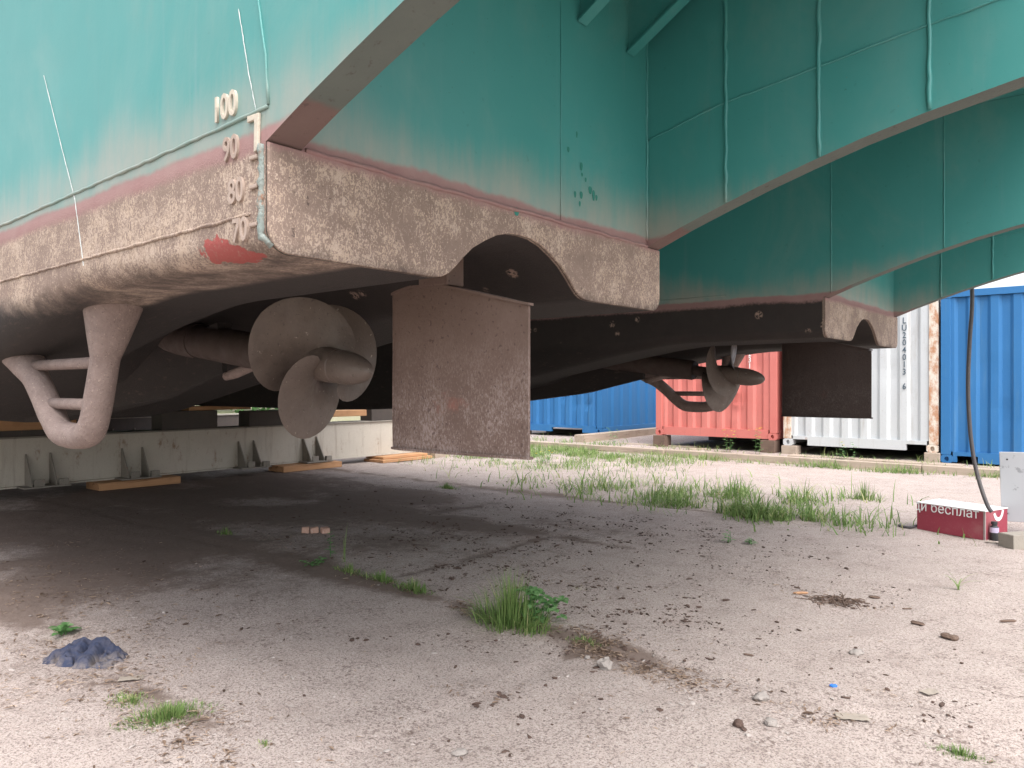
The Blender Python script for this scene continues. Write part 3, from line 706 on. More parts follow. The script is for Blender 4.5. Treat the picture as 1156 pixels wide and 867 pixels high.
def timber(name, lo, hi, label, cat='timber', group=None, mat='wood', rz=0.0, at=None):
    """a bevelled baulk, in yard axes; rz turns it about its middle"""
    c = [(lo[i] + hi[i]) / 2 for i in range(3)]; h = [(hi[i] - lo[i]) / 2 for i in range(3)]
    bm = bmesh.new()
    if h[0] >= h[1]: box(bm, (-h[0], -h[1], -h[2]), (h[0], h[1], h[2]), 0.006); turn = 0
    else: box(bm, (-h[1], -h[0], -h[2]), (h[1], h[0], h[2]), 0.006); turn = R(90)
    for v in bm.verts: v.co += Vector([rnd.uniform(-.0025, .0025) for _ in range(3)])
    o = link(name, bm, mat); w = Wd(c[0], c[1], c[2]); o.location = w; o.rotation_euler = (0, 0, -PSI + turn + rz)
    return tag(o, label, cat, group)
gB = 'timber packing under the cradle beam'
timber('timber_baulk', (XB - .1, yb(112, XB + .3), 0.012), (XB + .30, yb(204, XB + .3), 0.104), 'orange timber baulk under the beam, nearest the pipe guard', 'timber', gB)
timber('timber_baulk', (XB - .1, yb(320, XB + .3), 0.012), (XB + .30, yb(386, XB + .3), 0.102), 'short orange timber under the beam below the propeller', 'timber', gB)
timber('timber_baulk', (XB - .15, yb(428, XB + .25), 0.012), (XB + .35, yb(484, XB + .25), 0.058), 'lower plank of the small stack at the beam end beside the rudder', 'timber', gB)
timber('timber_baulk', (XB - .2, yb(432, XB + .25), 0.0595), (XB + .27, yb(482, XB + .25), 0.104), 'upper plank of the small stack at the beam end beside the rudder', 'timber', gB)
timber('timber_baulk', (XB + .1, yb(484, XB + .25) + .02, 0.012), (XB + .40, yb(501, XB + .25), 0.105), 'dark stub of timber beside the plank stack, partly behind the rudder', 'timber', gB, 'woodgrey')
gT = 'timbers packed between cradle beam and hull'
timber('packing_timber', (XB - .33, -0.2, 0.78), (XB - .02, 2.65, 0.975), 'long orange packing timber on the beam, seen behind the pipe guard', 'timber', gT)
timber('packing_timber', (XB - .33, 4.1, 0.96), (XB - .05, 5.05, 1.018), 'thin bright timber wedge above the beam left of the propeller', 'timber', gT)
timber('packing_timber', (XB - .30, 6.35, 0.80), (XB - .02, 7.2, 0.90), 'orange packing timber on the beam below the propeller blades', 'timber', gT)
timber('packing_timber', (XB - .30, 7.95, 0.74), (XB - .02, 8.6, 0.93), 'orange packing block at the beam end beside the rudder edge', 'timber', gT)
for i, (a, b, z0, z1, lb) in enumerate(((-.2, 2.6, .707, .779, 'dark steel packing plate under the long orange timber'), (3.7, 4.5, .707, .958, 'dark steel chock on the beam left of the propeller'), (5.0, 6.1, .707, .93, 'dark steel chock on the beam just behind the propeller'), (7.3, 7.8, .707, .93, 'dark steel chock on the beam right of the lower blade'))):
    o = timber('steel_chock', (XB - .31, a, z0), (XB - .01, b, z1), lb, 'chock', 'steel chocks on the cradle beam', 'steel')
for y_ in (0.3, 4.5):
    o = timber('steel_chock', (-13.5, y_, .707), (-13.2, y_ + 1.4, 1.0185), 'steel chock on the farther cradle beam under the %s hull' % ('near' if y_ < 2 else 'far'), 'chock', 'steel chocks on the cradle beam', 'steel')

# ------------------------------------------------------------------ containers
def corr(bm, length, height, period=0.278, depth=0.036, phase=0.0, dents=()):
    """trapezoid corrugation in the x-z plane, face towards -y"""
    xs = []; x = -phase
    while x < length:
        for f, d in ((0, 0), (.34, 0), (.5, 1), (.84, 1)): xs.append((x + f * period, d * depth))
        x += period
    xs = [(0, 0.0)] + [(a, d) for a, d in xs if 0.001 < a < length - 0.001] + [(length, 0.0)]
    nz = 14 if dents else 5; cols = []
    for a, d in xs:
        c = []
        for k in range(nz + 1):
            z = height * k / nz; y = d + 0.004 * fbm(a * 1.3, z * 1.1, length)
            for (da, dz, r_, am) in dents: y += am * math.exp(-(((a - da) / r_) ** 2 + ((z - dz) / (r_ * 1.2)) ** 2))
            c.append(bm.verts.new((a, y, z)))
        cols.append(c)
    for a, b in zip(cols, cols[1:]):
        for k in range(nz): bm.faces.new((a[k], b[k], b[k + 1], a[k + 1]))
def casting(cx, cz, w=0.165, h=0.12, dpt=0.17):
    """corner casting at the origin corner: front face (y=0) has a recessed oval hole"""
    bm = bmesh.new(); n = 16; out, inn, deep = [], [], []
    for k in range(n):
        a = 2 * math.pi * (k + .5) / n; ca, sa = math.cos(a), math.sin(a); q = max(abs(ca), abs(sa))
        out.append(bm.verts.new((w / 2 + ca / q * w / 2, 0, h / 2 + sa / q * h / 2)))
        inn.append(bm.verts.new((w / 2 + ca * .030, 0, h / 2 + sa * .038))); deep.append(bm.verts.new((w / 2 + ca * .030, .05, h / 2 + sa * .038)))
    bk = [bm.verts.new((v.co.x, dpt, v.co.z)) for v in out]
    for k in range(n):
        j = (k + 1) % n
        bm.faces.new((out[k], out[j], inn[j], inn[k])); bm.faces.new((inn[k], inn[j], deep[j], deep[k])); bm.faces.new((out[j], out[k], bk[k], bk[j]))
    bm.faces.new(bk); bm.faces.new(deep)
    xf(bm, Matrix.Translation((cx, -0.004, cz))); bmesh.ops.recalc_face_normals(bm, faces=bm.faces); return bm
def container(x0, y0, z0, label, mat, H=2.62, Wc=2.44, L_=6.06, post='', period=0.278, phase=0.05, dents=(), pockets=((.22, .5), (1.94, 2.22)), sideperiod=0.28):
    root = empty('shipping_container', Wd(x0, y0, z0), -PSI); tag(root, label, 'container', 'containers in the row behind the vessel')
    pl = post or mat; PW = 0.135
    for cx, ml, mr in ((0, mat, 0), (Wc - PW, pl, 0)):
        for yy in (0, L_ - PW):
            bm = bmesh.new(); box(bm, (cx, yy, 0.121), (cx + PW, yy + PW, H - 0.121), 0.008); link('corner_post', bm, pl if (cx > 0 or post) else mat, root)
    for cz in (0, H - .12):
        for cx in (0, Wc - .165):
            for back in (0, 1):
                bm = casting(cx, cz); 
                if back: xf(bm, Matrix.Translation((Wc, L_, 0)) @ Matrix.Rotation(math.pi, 4, 'Z'))
                link('corner_casting', bm, pl if (cx > 0) != bool(back) else mat, root)
    for yy, s_ in ((0.004, 1), (L_ - .074, 1)):                       # end rails with fork pockets
        bm = bmesh.new(); up, lowr = [], []
        edges = [0.166] + [e for p_ in pockets for e in p_] + [Wc - 0.166]
        for k in range(0, len(edges) - 1):
            zl = 0.015 if k % 2 == 0 else 0.115; lowr += [(edges[k], zl), (edges[k + 1], zl)]
        prism(bm, lowr + [(edges[-1], .175), (edges[0], .175)], 'y', yy, yy + .07); link('bottom_rail', bm, mat, root)
    bm = bmesh.new(); box(bm, (0.14, 0.003, H - .11), (Wc - .14, .07, H - .005), .004); link('top_rail', bm, mat, root); bm = bmesh.new(); box(bm, (0.14, L_ - .07, H - .11), (Wc - .14, L_ - .003, H - .005), .004); link('top_rail', bm, mat, root)
    for sx in (0.004, Wc - .064):
        bm = bmesh.new(); box(bm, (sx, .172, .015), (sx + .06, L_ - .172, .165), .003); link('bottom_rail', bm, mat, root)
        bm = bmesh.new(); box(bm, (sx, .172, H - .09), (sx + .06, L_ - .172, H - .01), .003); link('top_rail', bm, mat, root)
    wh = H - .115 - .176
    bm = bmesh.new(); corr(bm, Wc - 2 * PW, wh, period, 0.040, phase, dents); xf(bm, Matrix.Translation((PW, 0.022, .1755))); link('end_wall', bm, mat, root)
    bm = bmesh.new(); corr(bm, Wc - 2 * PW, wh); xf(bm, Matrix.Translation((Wc - PW, L_ - .022, .1755)) @ Matrix.Rotation(math.pi, 4, 'Z')); link('end_wall', bm, mat, root)
    ln = L_ - 2 * PW
    bm = bmesh.new(); corr(bm, ln, wh, sideperiod, .036); xf(bm, Matrix.Translation((Wc - .012, PW, .1655)) @ Matrix.Rotation(R(90), 4, 'Z')); link('side_wall', bm, mat, root)
    bm = bmesh.new(); corr(bm, ln, wh, sideperiod, .036); xf(bm, Matrix.Translation((.012, L_ - PW, .1655)) @ Matrix.Rotation(R(-90), 4, 'Z')); link('side_wall', bm, mat, root)
    bm = bmesh.new(); box(bm, (.06, .06, H - .04), (Wc - .06, L_ - .06, H - .015)); link('roof', bm, mat, root)
    bm = bmesh.new(); box(bm, (.07, .08, .12), (Wc - .07, L_ - .08, .16)); link('floor', bm, 'steel', root)
    return root
YC = 12.3
c_blue = container(-0.765, YC, 0.11, 'bright blue shipping container at the right, cable hanging in front of it', 'blue', H=2.68, period=0.29, dents=((1.35, 1.0, .10, .04), (.7, .6, .12, .02), (.5, 1.3, .2, .015)))
c_white = container(-3.24, YC + 0.02, 0.255, 'white shipping container with dark vertical number and rust-streaked post', 'white', post='rustpost', pockets=((.17, .42), (1.98, 2.27)), period=0.30, dents=((.9, .5, .12, .02), (1.6, 1.1, .2, .02), (.5, 1.6, .2, -.015)))
c_red = container(-5.80, YC + 0.04, 0.33, 'faded red shipping container standing on blocks behind the far propeller', 'red', pockets=(), period=0.30, dents=((.7, .7, .15, .025), (1.5, .45, .12, .03), (1.9, 1.2, .2, .02)))
c_left = container(-10.28, YC + 1.2, 0.20, 'blue shipping container at the left of the row, end dented, beside the rudder', 'blue', period=0.33, sideperiod=0.4, pockets=((1.0, 1.9),),
                   dents=((1.25, .62, .07, .05), (1.58, .57, .07, .055), (1.9, .54, .08, .05)))
# vertical identification characters, one under another
def vertical(chars, root, x_, z_top, pitch, size, mat):
    for i, ch in enumerate(chars):
        if ch == ' ': continue
        bm = text_bm(ch, size, 0.003, 0.0012)
        xf(bm, Matrix.Translation((x_, 0.016, z_top - i * pitch)) @ Matrix.Rotation(R(90), 4, 'X') @ Matrix.Scale(0.8, 4, (1, 0, 0)))
        link('number_character', bm, mat, root)
vertical('LU204013 6', c_white, 1.95, 2.06, 0.118, 0.138, 'letterdark')
vertical('231', c_red, 1.93, 1.52, 0.112, 0.14, 'letterwhite')
bm = bmesh.new(); 
for a, b in (((1.62, -.001, .62), (1.80, .021, .625)), ((1.62, -.001, .86), (1.80, .021, .865)), ((1.62, -.001, .625), (1.625, .021, .86)), ((1.795, -.001, .625), (1.80, .021, .86))): box(bm, a, b)
link('plate_outline', bm, 'red', c_red)
# packing under the raised containers
gP = 'packing blocks under the containers'
def cblock(x, y, z1, label, mat='woodgrey', w=.15): timber('packing_block', (x - w, y - .1, -0.05), (x + w, y + .16, z1 - .002), label, 'block', gP, mat)
cblock(-3.5, YC + .05, .33, 'dark block under the right corner of the red container', 'bark', .13)
cblock(-5.68, YC + .05, .33, 'rusty block under the left corner of the red container', 'bark', .13)
cblock(-3.12, YC + .05, .255, 'grey timber block under the left corner of the white container', 'woodgrey', .13)
cblock(-.88, YC + .05, .255, 'pale timber block under the right corner of the white container', 'woodgrey', .11)
cblock(-5.68, YC + 5.9, .33, 'block under the far left corner of the red container', 'bark'); cblock(-3.2, YC + 5.9, .255, 'block under the far left corner of the white container', 'woodgrey', .5)
cblock(-7.95, YC + 1.25, .20, 'low block under the right corner of the left blue container', 'bark'); cblock(-10.2, YC + 1.25, .20, 'low block under the left corner of the left blue container', 'bark')
cblock(-7.95, YC + 7.1, .20, 'low block under the back of the left blue container', 'bark')
cblock(-.65, YC + .08, .11, 'low block under the left corner of the right blue container', 'bark'); cblock(1.6, YC + .08, .11, 'low block under the right corner of the right blue container', 'bark')
cblock(1.4, YC + 5.8, .11, 'low block under the back of the right blue container', 'bark', .3)
for x0_, x1_, z1_, lb in ((-5.7, -3.4, .32, 'dark bar added far under the red container to keep the gap in shade'), (-3.2, -.9, .245, 'dark bar added far under the white container to keep the gap in shade'), (-10.2, -7.9, .19, 'dark bar added far under the left blue container to keep the gap in shade')):
    timber('shade_filler', (x0_, YC + 2.2, -.03), (x1_, YC + 2.5, z1_), lb, 'shade_filler', gP, 'steel')  # dark bars added so the gaps under the containers stay in shade
# planks and the kerb beam in front of the row
gK = 'weathered planks lying before the container row'
timber('kerb_timber', (-14, 11.62, -0.06), (-5.2, 11.76, 0.118), 'left length of the long timber kerb before the containers', 'timber', gK, 'woodgrey', rz=R(-1.2))
timber('kerb_timber', (-5.18, 11.58, -0.06), (-0.9, 11.72, 0.113), 'middle length of the long timber kerb before the white container', 'timber', gK, 'woodgrey', rz=R(-.4))
timber('kerb_timber', (-0.88, 11.56, -0.06), (3.6, 11.70, 0.115), 'right length of the long timber kerb before the blue container', 'timber', gK, 'woodgrey', rz=R(-.3))
timber('weathered_plank', (-7.75, 12.2, 0.070), (-7.5, 16.0, 0.260), 'heavy grey timber running back between the blue and red containers', 'timber', gK, 'woodgrey', rz=R(2))
timber('weathered_plank', (-6.6, 12.35, 0.060), (-5.0, 12.55, 0.130), 'flat grey board before the red container, left of the pair', 'plank', gK, 'woodgrey', rz=R(8))
timber('weathered_plank', (-4.9, 11.95, 0.060), (-4.55, 12.05, 0.140), 'short pale offcut lying before the red container', 'plank', gK, 'woodgrey', rz=R(40))
timber('weathered_plank', (-3.0, 11.85, 0.050), (-0.4, 12.15, 0.120), 'wide grey board lying before the white container', 'plank', gK, 'woodgrey')
timber('weathered_plank', (-0.3, 11.85, 0.050), (2.6, 12.1, 0.115), 'mossy grey board lying before the right blue container', 'plank', gK, 'woodgrey')

# ------------------------------------------------------------------ red sign box, bottle, panel, cable
A = G(1035, 598); B = G(1112, 611); dirv = (B - A); wS = dirv.length; aS = math.atan2(dirv.y, dirv.x)
HS, DS = 0.245, 0.36
sign = empty('sign_box', A, aS); tag(sign, 'dark red sign box with white lettering lying on the ground', 'sign')
bm = bmesh.new(); box(bm, (0, 0, 0.004), (wS, DS, HS), 0.004); link('casing', bm, 'signred', sign)
bm = bmesh.new(); box(bm, (-.004, -.004, HS + .0005), (wS + .004, DS + .004, HS + .008), .001); link('top_panel', bm, 'signwhite', sign)
bm = bmesh.new(); box(bm, (wS - .012, -.004, .006), (wS + .003, .010, HS), .001); link('edge_trim', bm, 'signtrim', sign)
bm = text_bm('ди бесплат', 0.118, 0.0015, 0.0, 'LEFT', 4)
w_ = max(v.co.x for v in bm.verts) - min(v.co.x for v in bm.verts); mx_ = min(v.co.x for v in bm.verts)
for v in bm.verts: v.co.x = (v.co.x - mx_) * (wS - 0.02) / w_
xf(bm, Matrix.Translation((0.0, -0.0025, HS - 0.064)) @ Matrix.Rotation(R(90), 4, 'X'))
for v in bm.verts: v.co.x -= 0.028
for co_, no_ in (((0, 0, HS - 0.001), (0, 0, 1)), ((0.002, 0, 0), (-1, 0, 0))):
    bmesh.ops.bisect_plane(bm, geom=bm.verts[:] + bm.edges[:] + bm.faces[:], plane_co=co_, plane_no=no_, clear_outer=True)
link('lettering', bm, 'letterwhite', sign)
bm = bmesh.new()                                   # the big white round letter on the end face
pr_ = []
for k in range(15):
    a = R(200 + k * 11); pr_.append(((0.21 + .085 * math.cos(a), HS + 0.005 + .10 * math.sin(a)), (0.21 + .055 * math.cos(a), HS + .005 + .068 * math.sin(a))))
for (a, b), (c, d) in zip(pr_, pr_[1:]):
    if max(a[1], b[1], c[1], d[1]) < HS: bm.faces.new([bm.verts.new((wS + .0015, q[0], q[1])) for q in (a, c, d, b)])
link('lettering', bm, 'letterwhite', sign)
# bottle
bt = G(1122.5, 611); bot = empty('plastic_bottle', bt); tag(bot, 'small dark bottle with pale label and black cap beside the red sign box', 'bottle')
def lathe(bm, prof, seg=16):
    rings = [[bm.verts.new((max(r, .0004) * math.cos(2 * math.pi * k / seg), max(r, .0004) * math.sin(2 * math.pi * k / seg), z)) for k in range(seg)] for r, z in prof]
    for a, b in zip(rings, rings[1:]):
        for k in range(seg): bm.faces.new((a[k], a[(k + 1) % seg], b[(k + 1) % seg], b[k]))
    bmesh.ops.recalc_face_normals(bm, faces=bm.faces)
bm = bmesh.new(); lathe(bm, [(0, .002), (.030, .002), (.033, .008), (.033, .11), (.028, .125), (.018, .135), (.018, .14), (0, .14)]); link('body', bm, 'blackplastic', bot, auto=40)
bm = bmesh.new(); lathe(bm, [(.0342, .075), (.0342, .118)]); link('label', bm, 'label', bot, smooth=True)
bm = bmesh.new(); lathe(bm, [(0, .141), (.024, .141), (.024, .165), (0, .167)]); link('cap', bm, 'blackplastic', bot, auto=40)
# block and the leaning panel
bA, bB, bC = G(1127, 617), G(1143, 621), G(1156, 612)
blk = empty('concrete_block', bA, math.atan2((bB - bA).y, (bB - bA).x)); tag(blk, 'grey square timber block carrying the spotted panel', 'block')
bm = bmesh.new(); box(bm, (0, 0, 0.0), (0.145, 0.62, 0.118), 0.006)
for v in bm.verts: v.co += Vector([rnd.uniform(-.003, .003) for _ in range(3)])
link('body', bm, 'block', blk)
pa = empty('spotted_panel', G(1131, 604) + Vector((0, 0, .125)), R(-38)); tag(pa, 'pale grey metal panel with dark spots, leaning on the block at the right edge', 'panel')
bm = bmesh.new(); box(bm, (0, -.02, 0), (0.95, .05, 0.60), .004)
xf(bm, Matrix.Rotation(R(-2.0), 4, 'Y') @ Matrix.Rotation(R(-3), 4, 'X')); link('sheet', bm, 'panel', pa)
for z_ in (.54, .07):
    bm = bmesh.new(); tube(bm, [(.04, -.026, z_), (.04, -.022, z_)], .008, 10); link('bolt_hole', bm, 'blackplastic', pa)
# cable from the deck of the far hull down to the sign box
cp = [(0.50, 6.60, 3.0), (0.52, 6.44, 2.60), (0.55, 6.37, 2.057), (0.53, 6.385, 1.70), (0.517, 6.39, 1.345), (0.525, 6.385, 1.05), (0.543, 6.38, .82), (0.575, 6.36, .62), (0.62, 6.33, .451), (0.67, 6.30, .31), (0.70, 6.30, 0.258)]
bm = bmesh.new(); tube(bm, [Wd(*p) for p in spline(cp, 6)], 0.016, 10)
tag(link('power_cable', bm, 'cable', smooth=True), 'thick dark cable hanging from the far hull down to the red sign box', 'cable')
bm = bmesh.new(); q0 = G(1030, 597); tube(bm, spline([A + Vector((.02, .04, .03)), A + Vector((-.06, .0, .022)), A + Vector((-.10, .10, .016)), A + Vector((-.02, .25, .014))], 6), .012, 8)
tag(link('cable_end', bm, 'cable', smooth=True), 'short dark loop of cable at the left end of the red sign box', 'cable')

# ------------------------------------------------------------------ cloth
bm = bmesh.new(); NX, NY = 110, 76; gr = []
for i in range(NX + 1):
    row = []
    for j in range(NY + 1):
        u, v = i / NX * 2 - 1, j / NY * 2 - 1
        k = max(abs(u), abs(v)); l = math.hypot(u, v) or 1; q = k / l
        uu, vv = u * (0.35 + 0.65 * q), v * (0.35 + 0.65 * q)
        x = 0.205 * uu * (1 + .18 * fbm(vv * 1.5, 4.4, 1)); y = 0.135 * vv * (1 + .25 * fbm(uu * 1.7, 1.2, 3))
        env = (1 - ss(.72, 1.0, k))
        def roll(pts, w, h):                    # a rounded roll of cloth along a bent line
            best = 9
            for (ax, ay), (bx, by) in zip(pts, pts[1:]):
                t_ = max(0, min(1, ((uu - ax) * (bx - ax) + (vv - ay) * (by - ay)) / ((bx - ax) ** 2 + (by - ay) ** 2)))
                best = min(best, math.hypot(uu - ax - t_ * (bx - ax), vv - ay - t_ * (by - ay)))
            return h * math.sqrt(max(0, 1 - (best / w) ** 2))
        slope = 1 - ss(-.9, .9, -vv)
        z = .014 + env * (.026 * (1 - ss(.1, .8, uu)) * (1 - ss(-.7, .6, -vv)) + .006 * fbm(uu * 3, vv * 4, 2.2, 3))
        rr = [roll(((-.95, -.15), (-.70, .25), (-.40, .62), (.0, .72)), .30, .034), roll(((-.46, .75), (-.38, .2), (-.32, -.25), (-.30, -.80)), .23, .044), roll(((-.02, .75), (.08, .15), (.06, -.3), (.26, -.85)), .22, .040), roll(((.30, .6), (.70, .3), (.92, -.1)), .22, .022), roll(((.45, .1), (.66, -.35), (.50, -.7)), .20, .014)]
        z += env * (.75 * max(rr) + .25 * min(.06, sum(rr))) + env * .005 * math.sin(uu * 21 + 5 * vv + 3 * fbm(uu * 2, vv * 2, 7, 2))
        z += .0022 * fbm(x * 60, y * 60, 2, 2) * env
        row.append(bm.verts.new((x, y, max(.006, z) + (0.010 * abs(fbm(uu * 4, vv * 4, 9)) if k > .7 else 0))))
    gr.append(row)
for i in range(NX):
    for j in range(NY): bm.faces.new((gr[i][j], gr[i + 1][j], gr[i + 1][j + 1], gr[i][j + 1]))
bd = [e for e in bm.edges if e.is_boundary]
bmesh.ops.smooth_vert(bm, verts=[v for v in bm.verts if not v.is_boundary], factor=.5, use_axis_x=True, use_axis_y=True, use_axis_z=True)
r_ = bmesh.ops.extrude_edge_only(bm, edges=bd)
for v in [g for g in r_['geom'] if isinstance(g, bmesh.types.BMVert)]: v.co.z = -0.004
rag = link('crumpled_rag', bm, 'cloth', smooth=True); p = G(100, 742); p.z = gz(p); rag.location = p; rag.rotation_euler = (0, 0, R(-6))
tag(rag, 'crumpled dusty navy blue rag lying on the ground', 'rag')

# ------------------------------------------------------------------ vegetation
def blade(bm, tl, p, h, w, lean, az, tint, nseg=4):
    dx, dy = math.cos(az), math.sin(az); sx, sy = -dy, dx; pv = None
    f = rnd.uniform(-.6, .6); cx_, cy_ = sx * math.cos(f) + dx * math.sin(f), sy * math.cos(f) + dy * math.sin(f)
    for i in range(nseg + 1):
        t = i / nseg; o = lean * (.25 * t + .75 * t * t) * h; z = h * (t - 0.40 * lean * t ** 3) * (1 - .12 * lean); ww = w * (1 - t ** 1.6) * .5 + .0004
        c = Vector((p[0] + dx * o, p[1] + dy * o, p[2] + z))
        v = [bm.verts.new((c.x - cx_ * ww, c.y - cy_ * ww, c.z)), bm.verts.new((c.x + cx_ * ww, c.y + cy_ * ww, c.z))]
        for q in v: q[tl] = tint
        if pv: bm.faces.new((pv[0], pv[1], v[1], v[0]))
        pv = v
def leaf(bm, tl, p, d, ln, w, tint, droop=.3, fold=.25):
    d = Vector(d).normalized(); s_ = d.cross(Vector((0, 0, 1))); 
    if s_.length < .05: s_ = Vector((1, 0, 0))
    s_.normalize(); up = s_.cross(d); p = Vector(p); rows = []
    for t, k in ((0, .12), (.25, .8), (.55, 1.0), (.82, .62), (1, .06)):
        c = p + d * ln * t - Vector((0, 0, 1)) * droop * ln * t * t; ww = w * k * .5
        r_ = [bm.verts.new(c - s_ * ww + up * fold * ww), bm.verts.new(c), bm.verts.new(c + s_ * ww + up * fold * ww)]
        for q in r_: q[tl] = tint
        rows.append(r_)
    for a, b in zip(rows, rows[1:]):
        bm.faces.new((a[0], a[1], b[1], b[0])); bm.faces.new((a[1], a[2], b[2], b[1]))
def newveg():
    bm = bmesh.new(); return bm, bm.verts.layers.float.new('tint')
def tuft(c, n, rx, ry, h, label, lean=.6, rot=0.0, dry=.1, w=.0055, cat='grass tuft', name='grass_tuft', group='grass tufts in the slab joints'):
    bm, tl = newveg()
    for _ in range(n):
        a = rnd.uniform(0, 6.283); q = min(rnd.uniform(.85, 1.1), abs(rnd.gauss(0, .58))); u, v = q * rx * math.cos(a), q * ry * math.sin(a)
        x, y = u * math.cos(rot) - v * math.sin(rot), u * math.sin(rot) + v * math.cos(rot)
        hh = h * rnd.uniform(.25, 1.08) * max(.25, 1 - .5 * q)
        if rnd.random() < .38:                  # short outward blades that hide the foot of the tuft
            blade(bm, tl, (x * 1.04, y * 1.04, -.006), h * rnd.uniform(.15, .42), w * rnd.uniform(.5, 1.1), rnd.uniform(.5, 1.5), math.atan2(y, x) + rnd.gauss(0, .8), rnd.uniform(.8, 1) if rnd.random() < dry * 2 else rnd.uniform(0, .6)); continue
        blade(bm, tl, (x, y, -.006), hh, w * rnd.uniform(.4, 1.2), rnd.uniform(.03, (.35 + q) * lean), math.atan2(y, x) + rnd.gauss(0, .7), rnd.uniform(.8, 1) if rnd.random() < dry else rnd.uniform(0, .6))
    o = link(name, bm, 'grass'); c = Vector(c); c.z = gz(c); o.location = c; return tag(o, label, cat, group)
JA = math.atan2(-SN, CS)                      # direction of the slab joints in the world
tuft(G(577, 706), 900, .235, .13, .36, 'largest grass tuft, growing in the slab joint near the middle', .75, JA, .06)
tuft(G(468, 668), 330, .17, .06, .11, 'low grass tuft in the joint, just left of the largest tuft', .9, JA, .05, .006)
tuft(G(432, 657), 300, .20, .06, .09, 'low spreading grass in the joint behind the largest tuft', 1.0, JA, .08, .006)
tuft(G(395, 647), 240, .18, .06, .08, 'low grass in the joint beside the tall leafy weed', 1.0, JA, .08, .006)
tuft(G(662, 727), 200, .13, .05, .06, 'small grass tuft right of the largest tuft among dead leaves', 1.0, JA, .15, .005)
tuft(G(188, 810), 900, .18, .10, .08, 'bright low grass tuft at the lower left, below the blue rag', 1.0, R(30), .05, .0045)
tuft(G(150, 792), 620, .15, .08, .042, 'sparse short grass between the blue rag and the lower left tuft', 1.0, JA, .3, .004)
tuft(G(1085, 851), 380, .11, .035, .05, 'fresh grass tuft at the bottom right edge of the concrete', .9, JA, .04, .0035)
tuft(G(300, 840), 90, .06, .025, .03, 'tiny sparse grass at the bottom left slab edge', 1, JA, .4, .004)
tuft(G(255, 603), 110, .12, .07, .09, 'dim grass tuft in the shade under the hull', .8, JA, .1, .007)
tuft(G(70, 712), 90, .06, .04, .045, 'tiny tuft left behind the blue rag', .9, JA, .2, .005)
tuft(G(505, 552), 260, .20, .07, .09, 'short shaded grass in the joint below the rudder', .8, JA, .1, .008)
tuft(G(975, 565), 220, .22, .14, .26, 'bright grass tuft at the right end of the grass band', .7, JA, .05, .008)
tuft(G(655, 668), 8, .05, .03, .16, 'thin arching grass stalks beside the largest tuft', 1.2, JA, .6, .003)
# lone stalk on bare concrete
bm, tl = newveg()
for h_, ln_, az_ in ((.36, .30, 2.8), (.30, .75, 2.9), (.17, .9, .2), (.14, 1.1, -.4), (.13, .8, 2.2), (.10, .9, .8)): blade(bm, tl, (rnd.uniform(-.01, .01), rnd.uniform(-.01, .01), 0), h_, .010, ln_, az_, rnd.uniform(.3, .8), 7)
o = link('grass_stalk', bm, 'grass'); c = G(1081, 668); c.z = gz(c); o.location = c; tag(o, 'lone thin grass stalk on bare concrete before the red sign box', 'grass stalk')
# clover at the big tuft
bm, tl = newveg()
for k in range(52):
    x, y = max(-.15, min(.15, rnd.gauss(.0, .075))), max(-.12, min(.12, rnd.gauss(0, .06))); z = rnd.uniform(.02, .19); a0 = rnd.uniform(0, 6.28)
    tube_p = [(x * .4, y * .4, 0), (x, y, z)]
    blade(bm, tl, (x * .5, y * .5, 0), z * 1.02, .004, .2, math.atan2(y, x), .5)
    for j in range(3):
        a = a0 + j * 2.09; leaf(bm, tl, (x, y, z), (math.cos(a), math.sin(a) - .3, .35), rnd.uniform(.034, .052), rnd.uniform(.030, .044), rnd.uniform(.1, .8), .35)
o = link('clover_plant', bm, 'weed'); c = G(604, 706); c.z = gz(c); o.location = c; tag(o, 'broad-leaved clover plant on the right side of the largest grass tuft', 'weed')
def weed(c, h, n, spread, label, flowers=0, name='leafy_weed', ls=.06, cat='weed', group='leafy weeds'):
    root = empty(name, (c[0], c[1], gz(c))); tag(root, label, cat, group)
    bm, tl = newveg(); tips = []
    for k in range(n):
        x, y = rnd.gauss(0, spread * .4), rnd.gauss(0, spread * .4); hh = h * rnd.uniform(.6, 1)
        tip = Vector((x + rnd.gauss(0, spread * .3), y + rnd.gauss(0, spread * .3), hh)); tips.append(tip)
        for q in range(7):
            t = q / 6; p_ = Vector((x, y, 0)).lerp(tip, .15 + .85 * t); a = q * 2.4 + k
            leaf(bm, tl, p_, (math.cos(a), math.sin(a), .4), ls * rnd.uniform(.6, 1.1) * (1.1 - .5 * t), ls * .5 * rnd.uniform(.7, 1.1), rnd.uniform(0, 1), .3)
        for q in range(2): blade(bm, tl, (x, y, 0), hh, .007, 0.0, 0, .4)
    link('leaves', bm, 'weed', root)
    if flowers:
        bm, tl = newveg()
        for k in range(flowers):
            t = tips[k % len(tips)] + Vector((rnd.gauss(0, .04), rnd.gauss(0, .04), .02))
            for j in range(7): leaf(bm, tl, t, (math.cos(j * .9), math.sin(j * .9), .25), .024, .014, rnd.random(), 0)
        link('flowers', bm, 'yellow', root)
weed(G(372, 632), .19, 2, .05, 'upright pale green weed in the joint under the hull')
weed(G(356, 641), .06, 4, .10, 'low leafy weed beside the upright weed in the joint', ls=.07)
weed(G(72, 713), .05, 3, .06, 'small broad-leaved seedling at the left, behind the blue rag', ls=.08)
weed(G(825, 615), .11, 2, .05, 'small seedling on the slab before the grass band')
weed(G(845, 617), .05, 2, .05, 'tiny seedling beside the small seedling before the grass band')
weed(G(612, 523), .20, 5, .18, 'yellow-green leafy weed just right of the rudder', flowers=4, ls=.09)
